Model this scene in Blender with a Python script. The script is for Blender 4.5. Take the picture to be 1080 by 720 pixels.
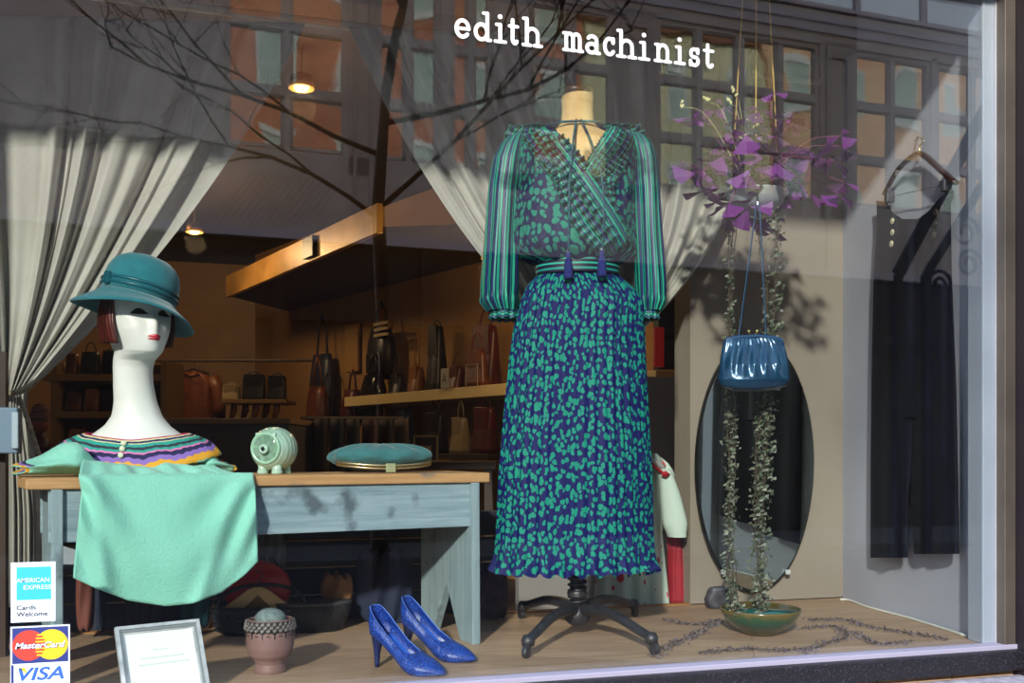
import bpy, bmesh, math, random
from mathutils import Vector, Matrix, Euler
random.seed(7)
PI = math.pi
for o in list(bpy.data.objects): bpy.data.objects.remove(o)
SC = bpy.context.scene
COL = SC.collection

# ------------------------------------------------------------------ camera, sky, sun, exposure
EYE, HOR, FOC, YAW = 0.52, 475.0, 1050.0, math.radians(16.4)
ca, sa = math.cos(YAW), math.sin(YAW)
cam = bpy.data.cameras.new('camera'); camo = bpy.data.objects.new('camera', cam); COL.objects.link(camo)
camo.location = (0, 0, EYE); camo.rotation_euler = (PI/2, 0, -YAW)
cam.sensor_width = 36; cam.lens = 36*FOC/1080; cam.shift_y = (HOR-360)/1080
cam.clip_start = .05; cam.clip_end = 300
SC.camera = camo
wd = bpy.data.worlds.new('world'); SC.world = wd; wd.use_nodes = True
nt = wd.node_tree; bg = nt.nodes['Background']
tc = nt.nodes.new('ShaderNodeTexCoord'); sp = nt.nodes.new('ShaderNodeSeparateXYZ'); cr = nt.nodes.new('ShaderNodeValToRGB')
nt.links.new(tc.outputs['Generated'], sp.inputs[0]); nt.links.new(sp.outputs['Z'], cr.inputs[0]); nt.links.new(cr.outputs[0], bg.inputs[0])
cr.color_ramp.elements[0].color = (.80, .86, .95, 1); cr.color_ramp.elements[1].color = (.30, .48, .85, 1)
bg.inputs[1].default_value = 2.2
sl = bpy.data.lights.new('sun', 'SUN'); sl.energy = 5.0; sl.angle = math.radians(2.5); sl.color = (1, .95, .87)
so = bpy.data.objects.new('sun', sl); COL.objects.link(so)
AZ, EL = math.radians(28), math.radians(23)
sdir = Vector((math.sin(AZ)*math.cos(EL), math.cos(AZ)*math.cos(EL), -math.sin(EL)))
so.rotation_euler = sdir.to_track_quat('-Z', 'Y').to_euler(); so.location = (-8, -12, 12)
SC.view_settings.view_transform = 'Standard'; SC.view_settings.look = 'None'
SC.view_settings.gamma = 1; SC.view_settings.use_curve_mapping = False
SC.view_settings.exposure = 0.12
try:
    SC.cycles.use_denoising = True; SC.cycles.max_bounces = 10; SC.cycles.glossy_bounces = 5
    SC.cycles.transparent_max_bounces = 16; SC.cycles.sample_clamp_indirect = 6
except Exception: pass

# ------------------------------------------------------------------ measuring helpers
def W(px, py, Z):
    X = (px-540)/FOC*Z
    return Vector((X*ca+Z*sa, -X*sa+Z*ca, EYE+(HOR-py)/FOC*Z))
def PY(px, py, Y):
    u = (px-540)/FOC
    return W(px, py, Y/(ca-u*sa))
def FL(px, py, z=0.0):
    return W(px, py, (EYE-z)*FOC/(py-HOR))
GY = 2.2          # the glass
BY = 3.05         # rear of the display
def lerp(a, b, t): return a+(b-a)*t
def interp(tab, x):
    if x <= tab[0][0]: return tab[0][1]
    for (x0, y0), (x1, y1) in zip(tab, tab[1:]):
        if x <= x1:
            t = (x-x0)/(x1-x0); 
            return y0+(y1-y0)*t
    return tab[-1][1]
def sm(t): t = max(0, min(1, t)); return t*t*(3-2*t)
def bez(p, t):
    p = [Vector(q) for q in p]
    while len(p) > 1: p = [p[i].lerp(p[i+1], t) for i in range(len(p)-1)]
    return p[0]
def catmull(pts, n):
    pts = [Vector(p) for p in pts]; out = []
    P = [pts[0]*2-pts[1]]+pts+[pts[-1]*2-pts[-2]]
    for i in range(1, len(P)-2):
        for k in range(n):
            t = k/n; a, b, c, d = P[i-1:i+3]
            out.append(.5*((2*b)+(c-a)*t+(2*a-5*b+4*c-d)*t*t+(3*b-a-3*c+d)*t**3))
    out.append(pts[-1]); return out

# ------------------------------------------------------------------ materials
def lin(c):
    if isinstance(c, str):
        c = [int(c[i:i+2], 16)/255 for i in (0, 2, 4)]
        c = [x/12.92 if x <= .04045 else ((x+.055)/1.055)**2.4 for x in c]
    return (c[0], c[1], c[2], 1)
MATS = {}
def mat(name, col, rough=.7, metal=0, col2=None, scale=8, stretch=(1, 1, 1), bump=0, bscale=None, spec=None, coat=0, emit=0, coord='Object', lo=.35, hi=.65, detail=5, trans=0, sheen=0):
    if name in MATS: return MATS[name]
    m = bpy.data.materials.new(name); m.use_nodes = True; n = m.node_tree.nodes; L = m.node_tree.links
    b = n['Principled BSDF']; b.inputs['Base Color'].default_value = lin(col)
    b.inputs['Roughness'].default_value = rough; b.inputs['Metallic'].default_value = metal
    if spec is not None: b.inputs['Specular IOR Level'].default_value = spec
    if coat: b.inputs['Coat Weight'].default_value = coat; b.inputs['Coat Roughness'].default_value = .08
    if sheen: b.inputs['Sheen Weight'].default_value = sheen
    if emit: b.inputs['Emission Color'].default_value = lin(col); b.inputs['Emission Strength'].default_value = emit
    if trans: b.inputs['Transmission Weight'].default_value = trans
    if col2 or bump:
        t = n.new('ShaderNodeTexCoord'); mp = n.new('ShaderNodeMapping'); L.new(t.outputs[coord], mp.inputs[0]); mp.inputs['Scale'].default_value = stretch
        if col2:
            nz = n.new('ShaderNodeTexNoise'); nz.inputs['Scale'].default_value = scale; nz.inputs['Detail'].default_value = detail
            L.new(mp.outputs[0], nz.inputs['Vector'])
            r = n.new('ShaderNodeValToRGB'); L.new(nz.outputs[0], r.inputs[0])
            r.color_ramp.elements[0].position = lo; r.color_ramp.elements[1].position = hi
            r.color_ramp.elements[0].color = lin(col); r.color_ramp.elements[1].color = lin(col2)
            L.new(r.outputs[0], b.inputs['Base Color'])
        if bump:
            nb = n.new('ShaderNodeTexNoise'); nb.inputs['Scale'].default_value = bscale or scale*3; nb.inputs['Detail'].default_value = 4
            L.new(mp.outputs[0], nb.inputs['Vector'])
            bp = n.new('ShaderNodeBump'); bp.inputs['Strength'].default_value = bump; bp.inputs['Distance'].default_value = .01
            L.new(nb.outputs[0], bp.inputs['Height']); L.new(bp.outputs[0], b.inputs['Normal'])
    MATS[name] = m; return m
def mathn(n, L, op, a, b=None, c=None):
    x = n.new('ShaderNodeMath'); x.operation = op
    for i, v in enumerate((a, b, c)):
        if v is None: continue
        if isinstance(v, (int, float)): x.inputs[i].default_value = v
        else: L.new(v, x.inputs[i])
    return x.outputs[0]

def glass_mat(name, fac, rough=0, tint=(.96, .98, .97)):
    m = bpy.data.materials.new(name); m.use_nodes = True; n = m.node_tree.nodes; L = m.node_tree.links
    n.remove(n['Principled BSDF']); o = n['Material Output']
    t = n.new('ShaderNodeBsdfTransparent'); t.inputs[0].default_value = (*tint, 1)
    g = n.new('ShaderNodeBsdfAnisotropic') if hasattr(bpy.types, 'ShaderNodeBsdfAnisotropic') else n.new('ShaderNodeBsdfGlossy')
    g.inputs['Roughness'].default_value = rough
    f = n.new('ShaderNodeLayerWeight'); f.inputs[0].default_value = .5
    s = mathn(n, L, 'MULTIPLY_ADD', mathn(n, L, 'POWER', f.outputs['Facing'], 5), .8, fac)
    mx = n.new('ShaderNodeMixShader'); L.new(s, mx.inputs[0]); L.new(t.outputs[0], mx.inputs[1]); L.new(g.outputs[0], mx.inputs[2])
    L.new(mx.outputs[0], o.inputs[0]); return m
def spots_mat(name, base, spot, scale, thr=.36, stretch=(1, 1, 1), rough=.45, ridge=0):
    m = bpy.data.materials.new(name); m.use_nodes = True; n = m.node_tree.nodes; L = m.node_tree.links; b = n['Principled BSDF']
    t = n.new('ShaderNodeTexCoord'); mp = n.new('ShaderNodeMapping'); mp.inputs['Scale'].default_value = stretch; L.new(t.outputs['UV'], mp.inputs[0])
    nz = n.new('ShaderNodeTexNoise'); nz.inputs['Scale'].default_value = scale*.7; L.new(mp.outputs[0], nz.inputs['Vector'])
    ad = n.new('ShaderNodeMixRGB'); ad.blend_type = 'ADD'; ad.inputs[0].default_value = .022; L.new(mp.outputs[0], ad.inputs[1]); L.new(nz.outputs['Color'], ad.inputs[2])
    v = n.new('ShaderNodeTexVoronoi'); v.inputs['Scale'].default_value = scale; v.feature = 'F1'; v.voronoi_dimensions = '2D'; v.inputs['Randomness'].default_value = .85; L.new(ad.outputs[0], v.inputs['Vector'])
    s2 = n.new('ShaderNodeSeparateColor'); L.new(v.outputs['Color'], s2.inputs[0])
    th = mathn(n, L, 'MULTIPLY_ADD', s2.outputs[0], .20, thr-.10)
    lt = mathn(n, L, 'LESS_THAN', v.outputs['Distance'], th)
    mx = n.new('ShaderNodeMixRGB'); L.new(lt, mx.inputs[0]); mx.inputs[1].default_value = lin(base); mx.inputs[2].default_value = lin(spot)
    L.new(mx.outputs[0], b.inputs['Base Color']); b.inputs['Roughness'].default_value = rough; b.inputs['Specular IOR Level'].default_value = .3
    return m
def stripes_mat(name, cols, period, axis='X', rough=.5, warp=0.0, cut=None):
    # cols: list of (position 0..1, colour) constant steps repeated each period of the UV coordinate
    m = bpy.data.materials.new(name); m.use_nodes = True; n = m.node_tree.nodes; L = m.node_tree.links; b = n['Principled BSDF']
    t = n.new('ShaderNodeTexCoord'); s = n.new('ShaderNodeSeparateXYZ'); L.new(t.outputs['UV'], s.inputs[0])
    x = s.outputs[axis]
    if warp:
        nz = n.new('ShaderNodeTexNoise'); nz.inputs['Scale'].default_value = 60; L.new(t.outputs['UV'], nz.inputs['Vector'])
        x = mathn(n, L, 'MULTIPLY_ADD', nz.outputs[0], warp, x)
    d = mathn(n, L, 'DIVIDE', x, period); f = mathn(n, L, 'FRACT', d)
    r = n.new('ShaderNodeValToRGB'); L.new(f, r.inputs[0]); e = r.color_ramp; e.interpolation = 'CONSTANT'
    e.elements[0].position = 0; e.elements[0].color = lin(cols[0][1])
    e.elements[1].position = cols[1][0]; e.elements[1].color = lin(cols[1][1])
    for p, c in cols[2:]:
        q = e.elements.new(p); q.color = lin(c)
    L.new(r.outputs[0], b.inputs['Base Color']); b.inputs['Roughness'].default_value = rough
    return m
def brick_mat(name, c1, c2, mortar, scale, rough=.85, bw=.5, bh=.25, ms=.02, coordm=(1, 1, 1), rot=(PI/2, 0, 0), bump=.0):
    m = bpy.data.materials.new(name); m.use_nodes = True; n = m.node_tree.nodes; L = m.node_tree.links; b = n['Principled BSDF']
    t = n.new('ShaderNodeTexCoord'); mp = n.new('ShaderNodeMapping'); mp.inputs['Scale'].default_value = coordm; mp.inputs['Rotation'].default_value = rot
    L.new(t.outputs['Object'], mp.inputs[0])
    k = n.new('ShaderNodeTexBrick'); L.new(mp.outputs[0], k.inputs['Vector']); k.inputs['Color1'].default_value = lin(c1); k.inputs['Color2'].default_value = lin(c2)
    k.inputs['Mortar'].default_value = lin(mortar); k.inputs['Scale'].default_value = scale; k.inputs['Mortar Size'].default_value = ms
    k.inputs['Brick Width'].default_value = bw; k.inputs['Row Height'].default_value = bh
    nz = n.new('ShaderNodeTexNoise'); nz.inputs['Scale'].default_value = 3; nz.inputs['Detail'].default_value = 6; L.new(t.outputs['Object'], nz.inputs['Vector'])
    mx = n.new('ShaderNodeMixRGB'); mx.blend_type = 'OVERLAY'; mx.inputs[0].default_value = .5; L.new(k.outputs['Color'], mx.inputs[1]); L.new(nz.outputs[0], mx.inputs[2])
    L.new(mx.outputs[0], b.inputs['Base Color']); b.inputs['Roughness'].default_value = rough
    return m

# ------------------------------------------------------------------ mesh builder
class MB:
    def __init__(s): s.v = []; s.f = []; s.uv = {}
    def add(s, vs, fs, uvs=None):
        o = len(s.v); s.v += [Vector(v) for v in vs]
        for i, f in enumerate(fs):
            if uvs: s.uv[len(s.f)] = uvs[i]
            s.f.append([a+o for a in f])
        return s
    def box(s, c, d, R=None):
        R = R or Matrix.Identity(3); c = Vector(c); vs = []
        for z in (-1, 1):
            for y in (-1, 1):
                for x in (-1, 1): vs.append(c+R@Vector((x*d[0]/2, y*d[1]/2, z*d[2]/2)))
        return s.add(vs, [(0, 2, 3, 1), (4, 5, 7, 6), (0, 1, 5, 4), (2, 6, 7, 3), (0, 4, 6, 2), (1, 3, 7, 5)])
    def bb(s, a, b):
        a, b = Vector(a), Vector(b); return s.box((a+b)/2, [abs(x) for x in (b-a)])
    def ring(s, rings, closed=True, caps=True, uv=None):
        n = len(rings[0]); vs = [p for r in rings for p in r]; fs = []; us = []
        m = n if closed else n-1
        for i in range(len(rings)-1):
            for j in range(m):
                k = (j+1) % n
                fs.append((i*n+j, i*n+k, (i+1)*n+k, (i+1)*n+j))
                if uv: us.append((uv(i, j), uv(i, j+1), uv(i+1, j+1), uv(i+1, j)))
        if caps and closed:
            fs.append(tuple(reversed(range(n)))); fs.append(tuple(range((len(rings)-1)*n, len(rings)*n)))
            if uv: us += [[(0, 0)]*n, [(0, 0)]*n]
        return s.add(vs, fs, us if uv else None)
    def tube(s, pts, r, n=8, flat=1.0):
        pts = [Vector(p) for p in pts]; rings = []; up = None
        for i, p in enumerate(pts):
            d = (pts[min(i+1, len(pts)-1)]-pts[max(i-1, 0)])
            if d.length < 1e-9: d = Vector((0, 0, 1))
            d.normalize()
            if up is None:
                up = Vector((0, 0, 1)) if abs(d.z) < .9 else Vector((1, 0, 0))
            a = d.cross(up); 
            if a.length < 1e-6: a = d.orthogonal()
            a.normalize(); b = a.cross(d); up = b
            rr = r[i] if isinstance(r, (list, tuple)) else r
            rings.append([p+a*math.cos(2*PI*k/n)*rr+b*math.sin(2*PI*k/n)*rr*flat for k in range(n)])
        return s.ring(rings)
    def lathe(s, prof, c=(0, 0, 0), n=32, R=None, sx=1, sy=1, fn=None):
        R = R or Matrix.Identity(3); c = Vector(c); rings = []
        for r, z in prof:
            r = max(r, 1e-4)
            rings.append([c+R@Vector((r*sx*math.cos(2*PI*k/n), r*sy*math.sin(2*PI*k/n), z+(fn(2*PI*k/n, r) if fn else 0))) for k in range(n)])
        return s.ring(rings)
    def grid(s, fn, nu, nv, uv=None, skip=None, wrap=False):
        vs = [Vector(fn(i/nu, j/nv)) for j in range(nv+1) for i in range(nu+1)]; fs = []; us = []
        for j in range(nv):
            for i in range(nu):
                if skip and skip((i+.5)/nu, (j+.5)/nv): continue
                a = j*(nu+1)+i; fs.append((a, a+1, a+nu+2, a+nu+1))
                if uv: us.append((uv(i/nu, j/nv), uv((i+1)/nu, j/nv), uv((i+1)/nu, (j+1)/nv), uv(i/nu, (j+1)/nv)))
        return s.add(vs, fs, us if uv else None)
    def prism(s, poly, o, ax, ay, az, t):
        # poly in 2-D, drawn on axes ax, ay from o, thick t along az
        o, ax, ay, az = Vector(o), Vector(ax), Vector(ay), Vector(az); n = len(poly)
        vs = [o+ax*x+ay*y for x, y in poly]+[o+ax*x+ay*y+az*t for x, y in poly]
        return s.add(vs, [tuple(range(n)), tuple(reversed(range(n, 2*n)))]+[(i, i+n, (i+1) % n+n, (i+1) % n) for i in range(n)])
    def build(s, name, m, parent=None, smooth=False, bevel=0, solid=0, sub=0, world=True, fixn=True, off=-1):
        me = bpy.data.meshes.new(name); vs = s.v; org = Vector((0, 0, 0))
        if parent is None:
            lo = [min(v[i] for v in vs) for i in range(3)]; hi = [max(v[i] for v in vs) for i in range(3)]
            org = Vector(((lo[0]+hi[0])/2, (lo[1]+hi[1])/2, lo[2])); vs = [v-org for v in vs]
        elif world:
            T = Matrix.LocRotScale(parent.location, parent.rotation_euler, parent.scale)
            if parent.parent is not None: T = Matrix.LocRotScale(parent.parent.location, parent.parent.rotation_euler, parent.parent.scale)@T
            I = T.inverted(); vs = [I@v for v in vs]
        me.from_pydata([tuple(v) for v in vs], [], s.f)
        if s.uv:
            ul = me.uv_layers.new(name='UVMap')
            for p in me.polygons:
                u = s.uv.get(p.index)
                if u:
                    for li, q in zip(p.loop_indices, u): ul.data[li].uv = q
        if fixn:
            b = bmesh.new(); b.from_mesh(me); bmesh.ops.remove_doubles(b, verts=b.verts, dist=1e-6); bmesh.ops.recalc_face_normals(b, faces=b.faces); b.to_mesh(me); b.free()
        if smooth:
            for p in me.polygons: p.use_smooth = True
        me.materials.append(m)
        ob = bpy.data.objects.new(name, me); COL.objects.link(ob); ob.location = org
        if parent is not None: ob.parent = parent
        if sub: q = ob.modifiers.new('sub', 'SUBSURF'); q.levels = sub; q.render_levels = sub
        if solid: q = ob.modifiers.new('solid', 'SOLIDIFY'); q.thickness = solid; q.offset = off
        if bevel: q = ob.modifiers.new('bevel', 'BEVEL'); q.width = bevel; q.segments = 2; q.limit_method = 'ANGLE'
        return ob
def thing(name, label, cat, loc=(0, 0, 0), rotz=0, group=None):
    o = bpy.data.objects.new(name, None); COL.objects.link(o); o.location = loc; o.rotation_euler = (0, 0, rotz)
    o.empty_display_size = .05; o['label'] = label; o['category'] = cat
    if group: o['group'] = group
    return o
def tag(o, label, cat, group=None):
    o['label'] = label; o['category'] = cat
    if group: o['group'] = group
    return o
def struct(o): o['kind'] = 'structure'; return o
def copy_tree(o, parent=None):
    c = o.copy(); COL.objects.link(c)
    if parent: c.parent = parent
    for ch in list(o.children): copy_tree(ch, c)
    return c
def textmesh(txt, size, o, ax, ay, az, width=None, bold=0, shear=0, name='lettering', m=None, parent=None, space=1, t=.0004):
    cu = bpy.data.curves.new('t', 'FONT'); cu.body = txt; cu.size = size; cu.offset = bold; cu.shear = shear; cu.space_character = space
    tmp = bpy.data.objects.new('t', cu); COL.objects.link(tmp)
    bpy.context.view_layer.update()
    me = bpy.data.meshes.new_from_object(tmp.evaluated_get(bpy.context.evaluated_depsgraph_get()))
    bpy.data.objects.remove(tmp); 
    xs = [v.co.x for v in me.vertices]; x0, x1 = min(xs), max(xs); k = (width/(x1-x0)) if width else 1
    mb = MB(); o, ax, ay, az = Vector(o), Vector(ax), Vector(ay), Vector(az)
    mb.add([o+ax*(v.co.x-x0)*k+ay*v.co.y+az*t for v in me.vertices], [tuple(p.vertices) for p in me.polygons])
    bpy.data.meshes.remove(me)
    return mb.build(name, m, parent, fixn=False)

# ------------------------------------------------------------------ shared materials
M_white = mat('painted white wall', 'CFCBC4', .8, col2='C4C0BA', scale=3, bump=.05, bscale=40)
M_parti = mat('beige plaster', '978C80', .85, col2='8D8276', scale=2, bump=.05, bscale=30)
M_frame = mat('brown anodised frame', '6E655D', .45, .6, col2='5E564F', scale=5)
M_black = mat('black painted metal', '15151A', .4, .3)
M_stone = mat('pale worn stone', 'B9B4BE', .9, col2='8D8994', scale=30, bump=.4)
M_granite = mat('sparkling dark granite', '0c0b11', .55, col2='4a4654', scale=220, lo=.55, hi=.75)
M_darkwood = mat('dark brown wood', '2b1a10', .6, col2='3a2416', scale=12, stretch=(1, 1, .1))
M_shopwall = mat('tan shop wall', '9C7444', .85, col2='8E683A', scale=2)
M_shopceil = mat('brown ceiling', '2c1e15', .9)
M_navyboard = mat('navy painted boards', '141a2c', .6, col2='1d2436', scale=6, stretch=(1, 1, 8))

# ------------------------------------------------------------------ the setting : display window
# display platform
def floor_mat():
    m = bpy.data.materials.new('pale plywood boards'); m.use_nodes = True; n = m.node_tree.nodes; L = m.node_tree.links; b = n['Principled BSDF']
    t = n.new('ShaderNodeTexCoord'); mp = n.new('ShaderNodeMapping'); mp.inputs['Rotation'].default_value = (0, 0, .5); L.new(t.outputs['Object'], mp.inputs[0])
    k = n.new('ShaderNodeTexBrick'); L.new(mp.outputs[0], k.inputs['Vector']); k.inputs['Scale'].default_value = 1; k.inputs['Brick Width'].default_value = 1.6; k.inputs['Row Height'].default_value = .11
    k.inputs['Mortar Size'].default_value = .0012; k.inputs['Color1'].default_value = lin('B59678'); k.inputs['Color2'].default_value = lin('A5866A'); k.inputs['Mortar'].default_value = lin('7a5f48')
    m2 = n.new('ShaderNodeMapping'); m2.inputs['Rotation'].default_value = (0, 0, .5); m2.inputs['Scale'].default_value = (2, 26, 1); L.new(t.outputs['Object'], m2.inputs[0])
    nz = n.new('ShaderNodeTexNoise'); nz.inputs['Scale'].default_value = 2.5; nz.inputs['Detail'].default_value = 8; L.new(m2.outputs[0], nz.inputs['Vector'])
    mx = n.new('ShaderNodeMixRGB'); mx.blend_type = 'OVERLAY'; mx.inputs[0].default_value = .45; L.new(k.outputs[0], mx.inputs[1]); L.new(nz.outputs[0], mx.inputs[2])
    L.new(mx.outputs[0], b.inputs['Base Color']); b.inputs['Roughness'].default_value = .6; return m
struct(MB().bb((-1.0, GY-.02, -.12), (2.18, BY, 0)).build('floor', floor_mat()))
# strip of bare pine along the rear edge
struct(MB().bb((-1.0, BY, -.6), (2.18, BY+.03, .004)).build('trim_1', mat('orange pine edge', 'B07A3E', .6, col2='9a6630', scale=8, stretch=(1, 8, 8)), bevel=.001))
# right side wall of the display (leans a little off square) and its pilaster
WA, WB = Vector((2.125, BY+.05)), Vector((2.0, GY))
wd_ = (WB-WA).normalized(); wn = Vector((-abs(wd_.y), wd_.x*-1*-1)); wn = Vector((wd_.y, -wd_.x)); 
if wn.x > 0: wn = -wn
def PW(px, py, off=0.0):     # a point on the right side wall, off metres in front of it
    u = (px-540)/FOC; d = Vector((sa+u*ca, ca-u*sa))      # ray in plan per unit Z
    a = WA+wn*off
    # solve t*d = a + s*wd_
    det = d.x*(-wd_.y)+wd_.x*d.y
    t = (a.x*(-wd_.y)+wd_.x*a.y)/det
    return Vector((d.x*t, d.y*t, EYE+(HOR-py)/FOC*t))
mb = MB(); mb.prism([(WA.x, WA.y), (WB.x, WB.y), (WB.x+.2, WB.y), (WA.x+.2, WA.y)], (0, 0, -.1), (1, 0, 0), (0, 1, 0), (0, 0, 1), 2.3)
struct(mb.build('wall_right', mat('bluish white side wall', 'B2B3C0', .8, col2='A8A9B6', scale=3)))
pl = WB+Vector((0, .03)); q = WB+(WA-WB).normalized()*.075
mb = MB(); mb.prism([(WB.x-.035, WB.y+.005), (WB.x+.02, WB.y+.005), (q.x+.02, q.y), (q.x-.035, q.y)], (0, 0, 0), (1, 0, 0), (0, 1, 0), (0, 0, 1), 2.2)
struct(mb.build('trim_2', mat('white painted pilaster', 'A6ADBD', .7), bevel=.004))
# rear partition on the right
pxl = PY(728, 400, BY).x
struct(MB().bb((pxl, BY, -.6), (2.25, BY+.12, 2.4)).build('wall_back', M_parti))
struct(MB().bb((-1.15, GY, -.6), (-1.0, BY+.05, 2.4)).build('wall_left', mat('dark red brown upright', '3a1f1a', .7)))
# front wall of the building round the window
M_front = mat('black painted shopfront', '17121a', .5, col2='221a22', scale=6)
mb = MB(); mb.bb((-3.5, GY-.1, -1), (-1.0, GY+.1, 3.0)); mb.bb((-1.0, GY-.03, 1.83), (2.09, GY+.1, 3.0)); mb.bb((PY(1073, 500, GY-.035).x, GY-.1, -1), (5.0, GY+.1, 3.0))
mb.bb((-1.0, GY-.03, -1), (2.09, GY+.1, -.13)); mb.bb((-7, GY-.1, 3.0), (13, GY+.1, 4.15))
struct(mb.build('wall_front', M_front))
struct(MB().bb((-1.0, GY-.06, -.06), (2.12, GY+.02, -.008)).build('trim_3', M_granite, bevel=.003))
struct(MB().bb((-1.0, GY-.035, -.009), (2.09, GY+.01, 0.004)).build('trim_4', mat('lilac grey glazing strip', '9C98AC', .6), bevel=.002))
struct(MB().bb((-1.6, GY-.42, -.40), (2.9, GY-.03, -.075)).build('trim_5', M_stone, bevel=.01))
struct(MB().bb((-1.3, GY-.24, 1.83), (2.4, GY-.03, 2.12)).build('shade_box', M_front, bevel=.01))     # unseen box added over the window to lower the sun line inside
# window: glass + frame
wr = thing('window_1', '', ''); del wr['label']; del wr['category']; struct(wr); wr.location = (.5, GY, 0)
G_main = glass_mat('clear shop window glass', .085)
MB().bb((-1.0, GY-.004, 0), (PY(1062, 500, GY-.03).x+.01, GY+.004, 1.85)).build('glass_pane', G_main, wr)
FRX0, FRX1 = PY(1060, 500, GY-.03).x, PY(1073, 500, GY-.035).x
mb = MB(); mb.bb((FRX0, GY-.03, -.005), (FRX1, GY+.03, 1.85)); mb.bb((-1.0, GY-.03, 1.8), (2.085, GY+.03, 1.85)); mb.bb((-1.03, GY-.03, 0), (-.99, GY+.03, 1.85))
mb.build('window_frame', M_frame, wr, bevel=.002)

# ------------------------------------------------------------------ the shop behind
struct(MB().bb((-3.6, BY+.03, -.45), (4.2, 11.2, -.35)).build('floor', mat('dark shop floor', '2a1d14', .5, col2='3a281b', scale=3)))
struct(MB().bb((-3.6, BY+.0, 2.5), (4.6, 11.2, 2.6)).build('ceiling', M_shopceil))
struct(MB().bb((-3.6, 11.0, -.4), (4.4, 11.2, 2.5)).build('wall_back', M_shopwall))
struct(MB().bb((-3.6, BY, -.4), (-3.4, 11.2, 2.5)).build('wall_left', M_shopwall))
struct(MB().bb((-3.5, BY-.1, 1.9), (2.2, BY+.03, 2.5)).build('trim_6', M_darkwood))
def CW(Xc, Z, z): return Vector((Xc*ca+Z*sa, -Xc*sa+Z*ca, z))
# angled tan wall carrying a shelf
a = CW(-2.6, 10.08, 0); b = CW(-.193, 7.0, 0); e = CW(1.9, 4.32, 0)
sd = (e-a).normalized(); sn = Vector((-sd.y, sd.x, 0))
if sn.y > 0: sn = -sn
mb = MB(); mb.prism([(a.x, a.y), (e.x, e.y), (e.x-sn.x*.1, e.y-sn.y*.1), (a.x-sn.x*.1, a.y-sn.y*.1)], (0, 0, -.35), (1, 0, 0), (0, 1, 0), (0, 0, 1), 2.85)
struct(mb.build('wall_right', M_shopwall))
SW0 = a.copy()
def SWL(px, py, off=0.0):   # a point on the angled shop wall
    u = (px-540)/FOC; d = Vector((sa+u*ca, ca-u*sa)); A = SW0+sn*off
    det = d.x*(-sd.y)+sd.x*d.y; t = (A.x*(-sd.y)+sd.x*A.y)/det
    return Vector((d.x*t, d.y*t, EYE+(HOR-py)/FOC*t))
# dropped soffit with a gilt fascia
L0 = W(243, 322, 8.6); R0 = W(404, 242, 6.05); R1 = W(470, 243, 6.0); zS = 1.85
mb = MB(); far = CW(-2.0, 9.9, 0); fr = CW(1.4, 5.1, 0)
poly = [(L0.x, L0.y), (R0.x, R0.y), (R1.x, R1.y), (fr.x, fr.y), (far.x, far.y)]
mb.prism(poly, (0, 0, zS), (1, 0, 0), (0, 1, 0), (0, 0, 1), .03)
sof = struct(mb.build('ceiling', mat('dark soffit', '3a2614', .8)))
fz = thing('ceiling_beam', 'gold painted boxed beam running under the dark shop ceiling', 'beam', (L0.x, L0.y, zS))
fd = Vector((R0.x-L0.x, R0.y-L0.y, 0)); fl = fd.length; fd.normalize(); fn_ = Vector((fd.y, -fd.x, 0))
M_gilt = mat('gilt brown fascia', 'B98A45', .4, .2, col2='8a6330', scale=3)
mb = MB(); mb.prism([(0, -.012), (fl, -.012), (fl, .17), (0, .17)], (L0.x, L0.y, zS), fd, (0, 0, 1), fn_, .04); mb.build('fascia_board', M_gilt, fz, bevel=.004)
mb = MB(); mb.prism([(fl*.62, .01), (fl*.68, .01), (fl*.68, .15), (fl*.62, .15)], Vector((L0.x, L0.y, zS))+fn_*.04, fd, (0, 0, 1), fn_, .03); mb.build('black_fixture', M_black, fz)
# low boards closing the rear of the display behind the bench
mb = MB()
for k in range(4):
    mb.bb((-1.0, BY+.03, .0+k*.083), (.86, BY+.055, .078+k*.083))
struct(mb.build('trim_7', M_navyboard, bevel=.003))

# ------------------------------------------------------------------ street side: pavement, road, houses opposite and above
struct(MB().bb((-20, -4.0, -1.2), (34, GY+.0, -1.0)).build('pavement', mat('grey paving', '5c5b59', .9, col2='4e4d4b', scale=2)))
struct(MB().bb((-20, -9.5, -1.3), (34, -4.0, -1.1)).build('street', mat('asphalt', '2c2c2e', .9, col2='262628', scale=4)))
struct(MB().bb((-20, -20.0, -1.2), (40, -9.5, -1.0)).build('pavement', mat('grey paving', '8b8a88', .9)))
OY = -12.0; VY = 2*GY-OY
def FX(px): 
    u = (px-540)/FOC; return VY*(sa+u*ca)/(ca-u*sa)
def FZ(px, py):
    u = (px-540)/FOC; return EYE+VY/(ca-u*sa)*(HOR-py)/FOC
M_fac = mat('brown grey painted joinery', 'C2B6AE', .6, col2='B6AAA2', scale=2)
M_fac2 = mat('brown grey joinery darker panel', 'A89C94', .6)
def pane_mat():
    m = bpy.data.materials.new('wavy old window pane'); m.use_nodes = True; n = m.node_tree.nodes; L = m.node_tree.links
    b = n['Principled BSDF']; b.inputs['Base Color'].default_value = (.72, .70, .66, 1); b.inputs['Metallic'].default_value = 1; b.inputs['Roughness'].default_value = .03
    t = n.new('ShaderNodeTexCoord'); nz = n.new('ShaderNodeTexNoise'); nz.inputs['Scale'].default_value = .8; nz.inputs['Detail'].default_value = 1; L.new(t.outputs['Object'], nz.inputs['Vector'])
    bp = n.new('ShaderNodeBump'); bp.inputs['Strength'].default_value = .12; bp.inputs['Distance'].default_value = .1; L.new(nz.outputs[0], bp.inputs['Height']); L.new(bp.outputs[0], b.inputs['Normal'])
    return m
M_pane = pane_mat()
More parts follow.
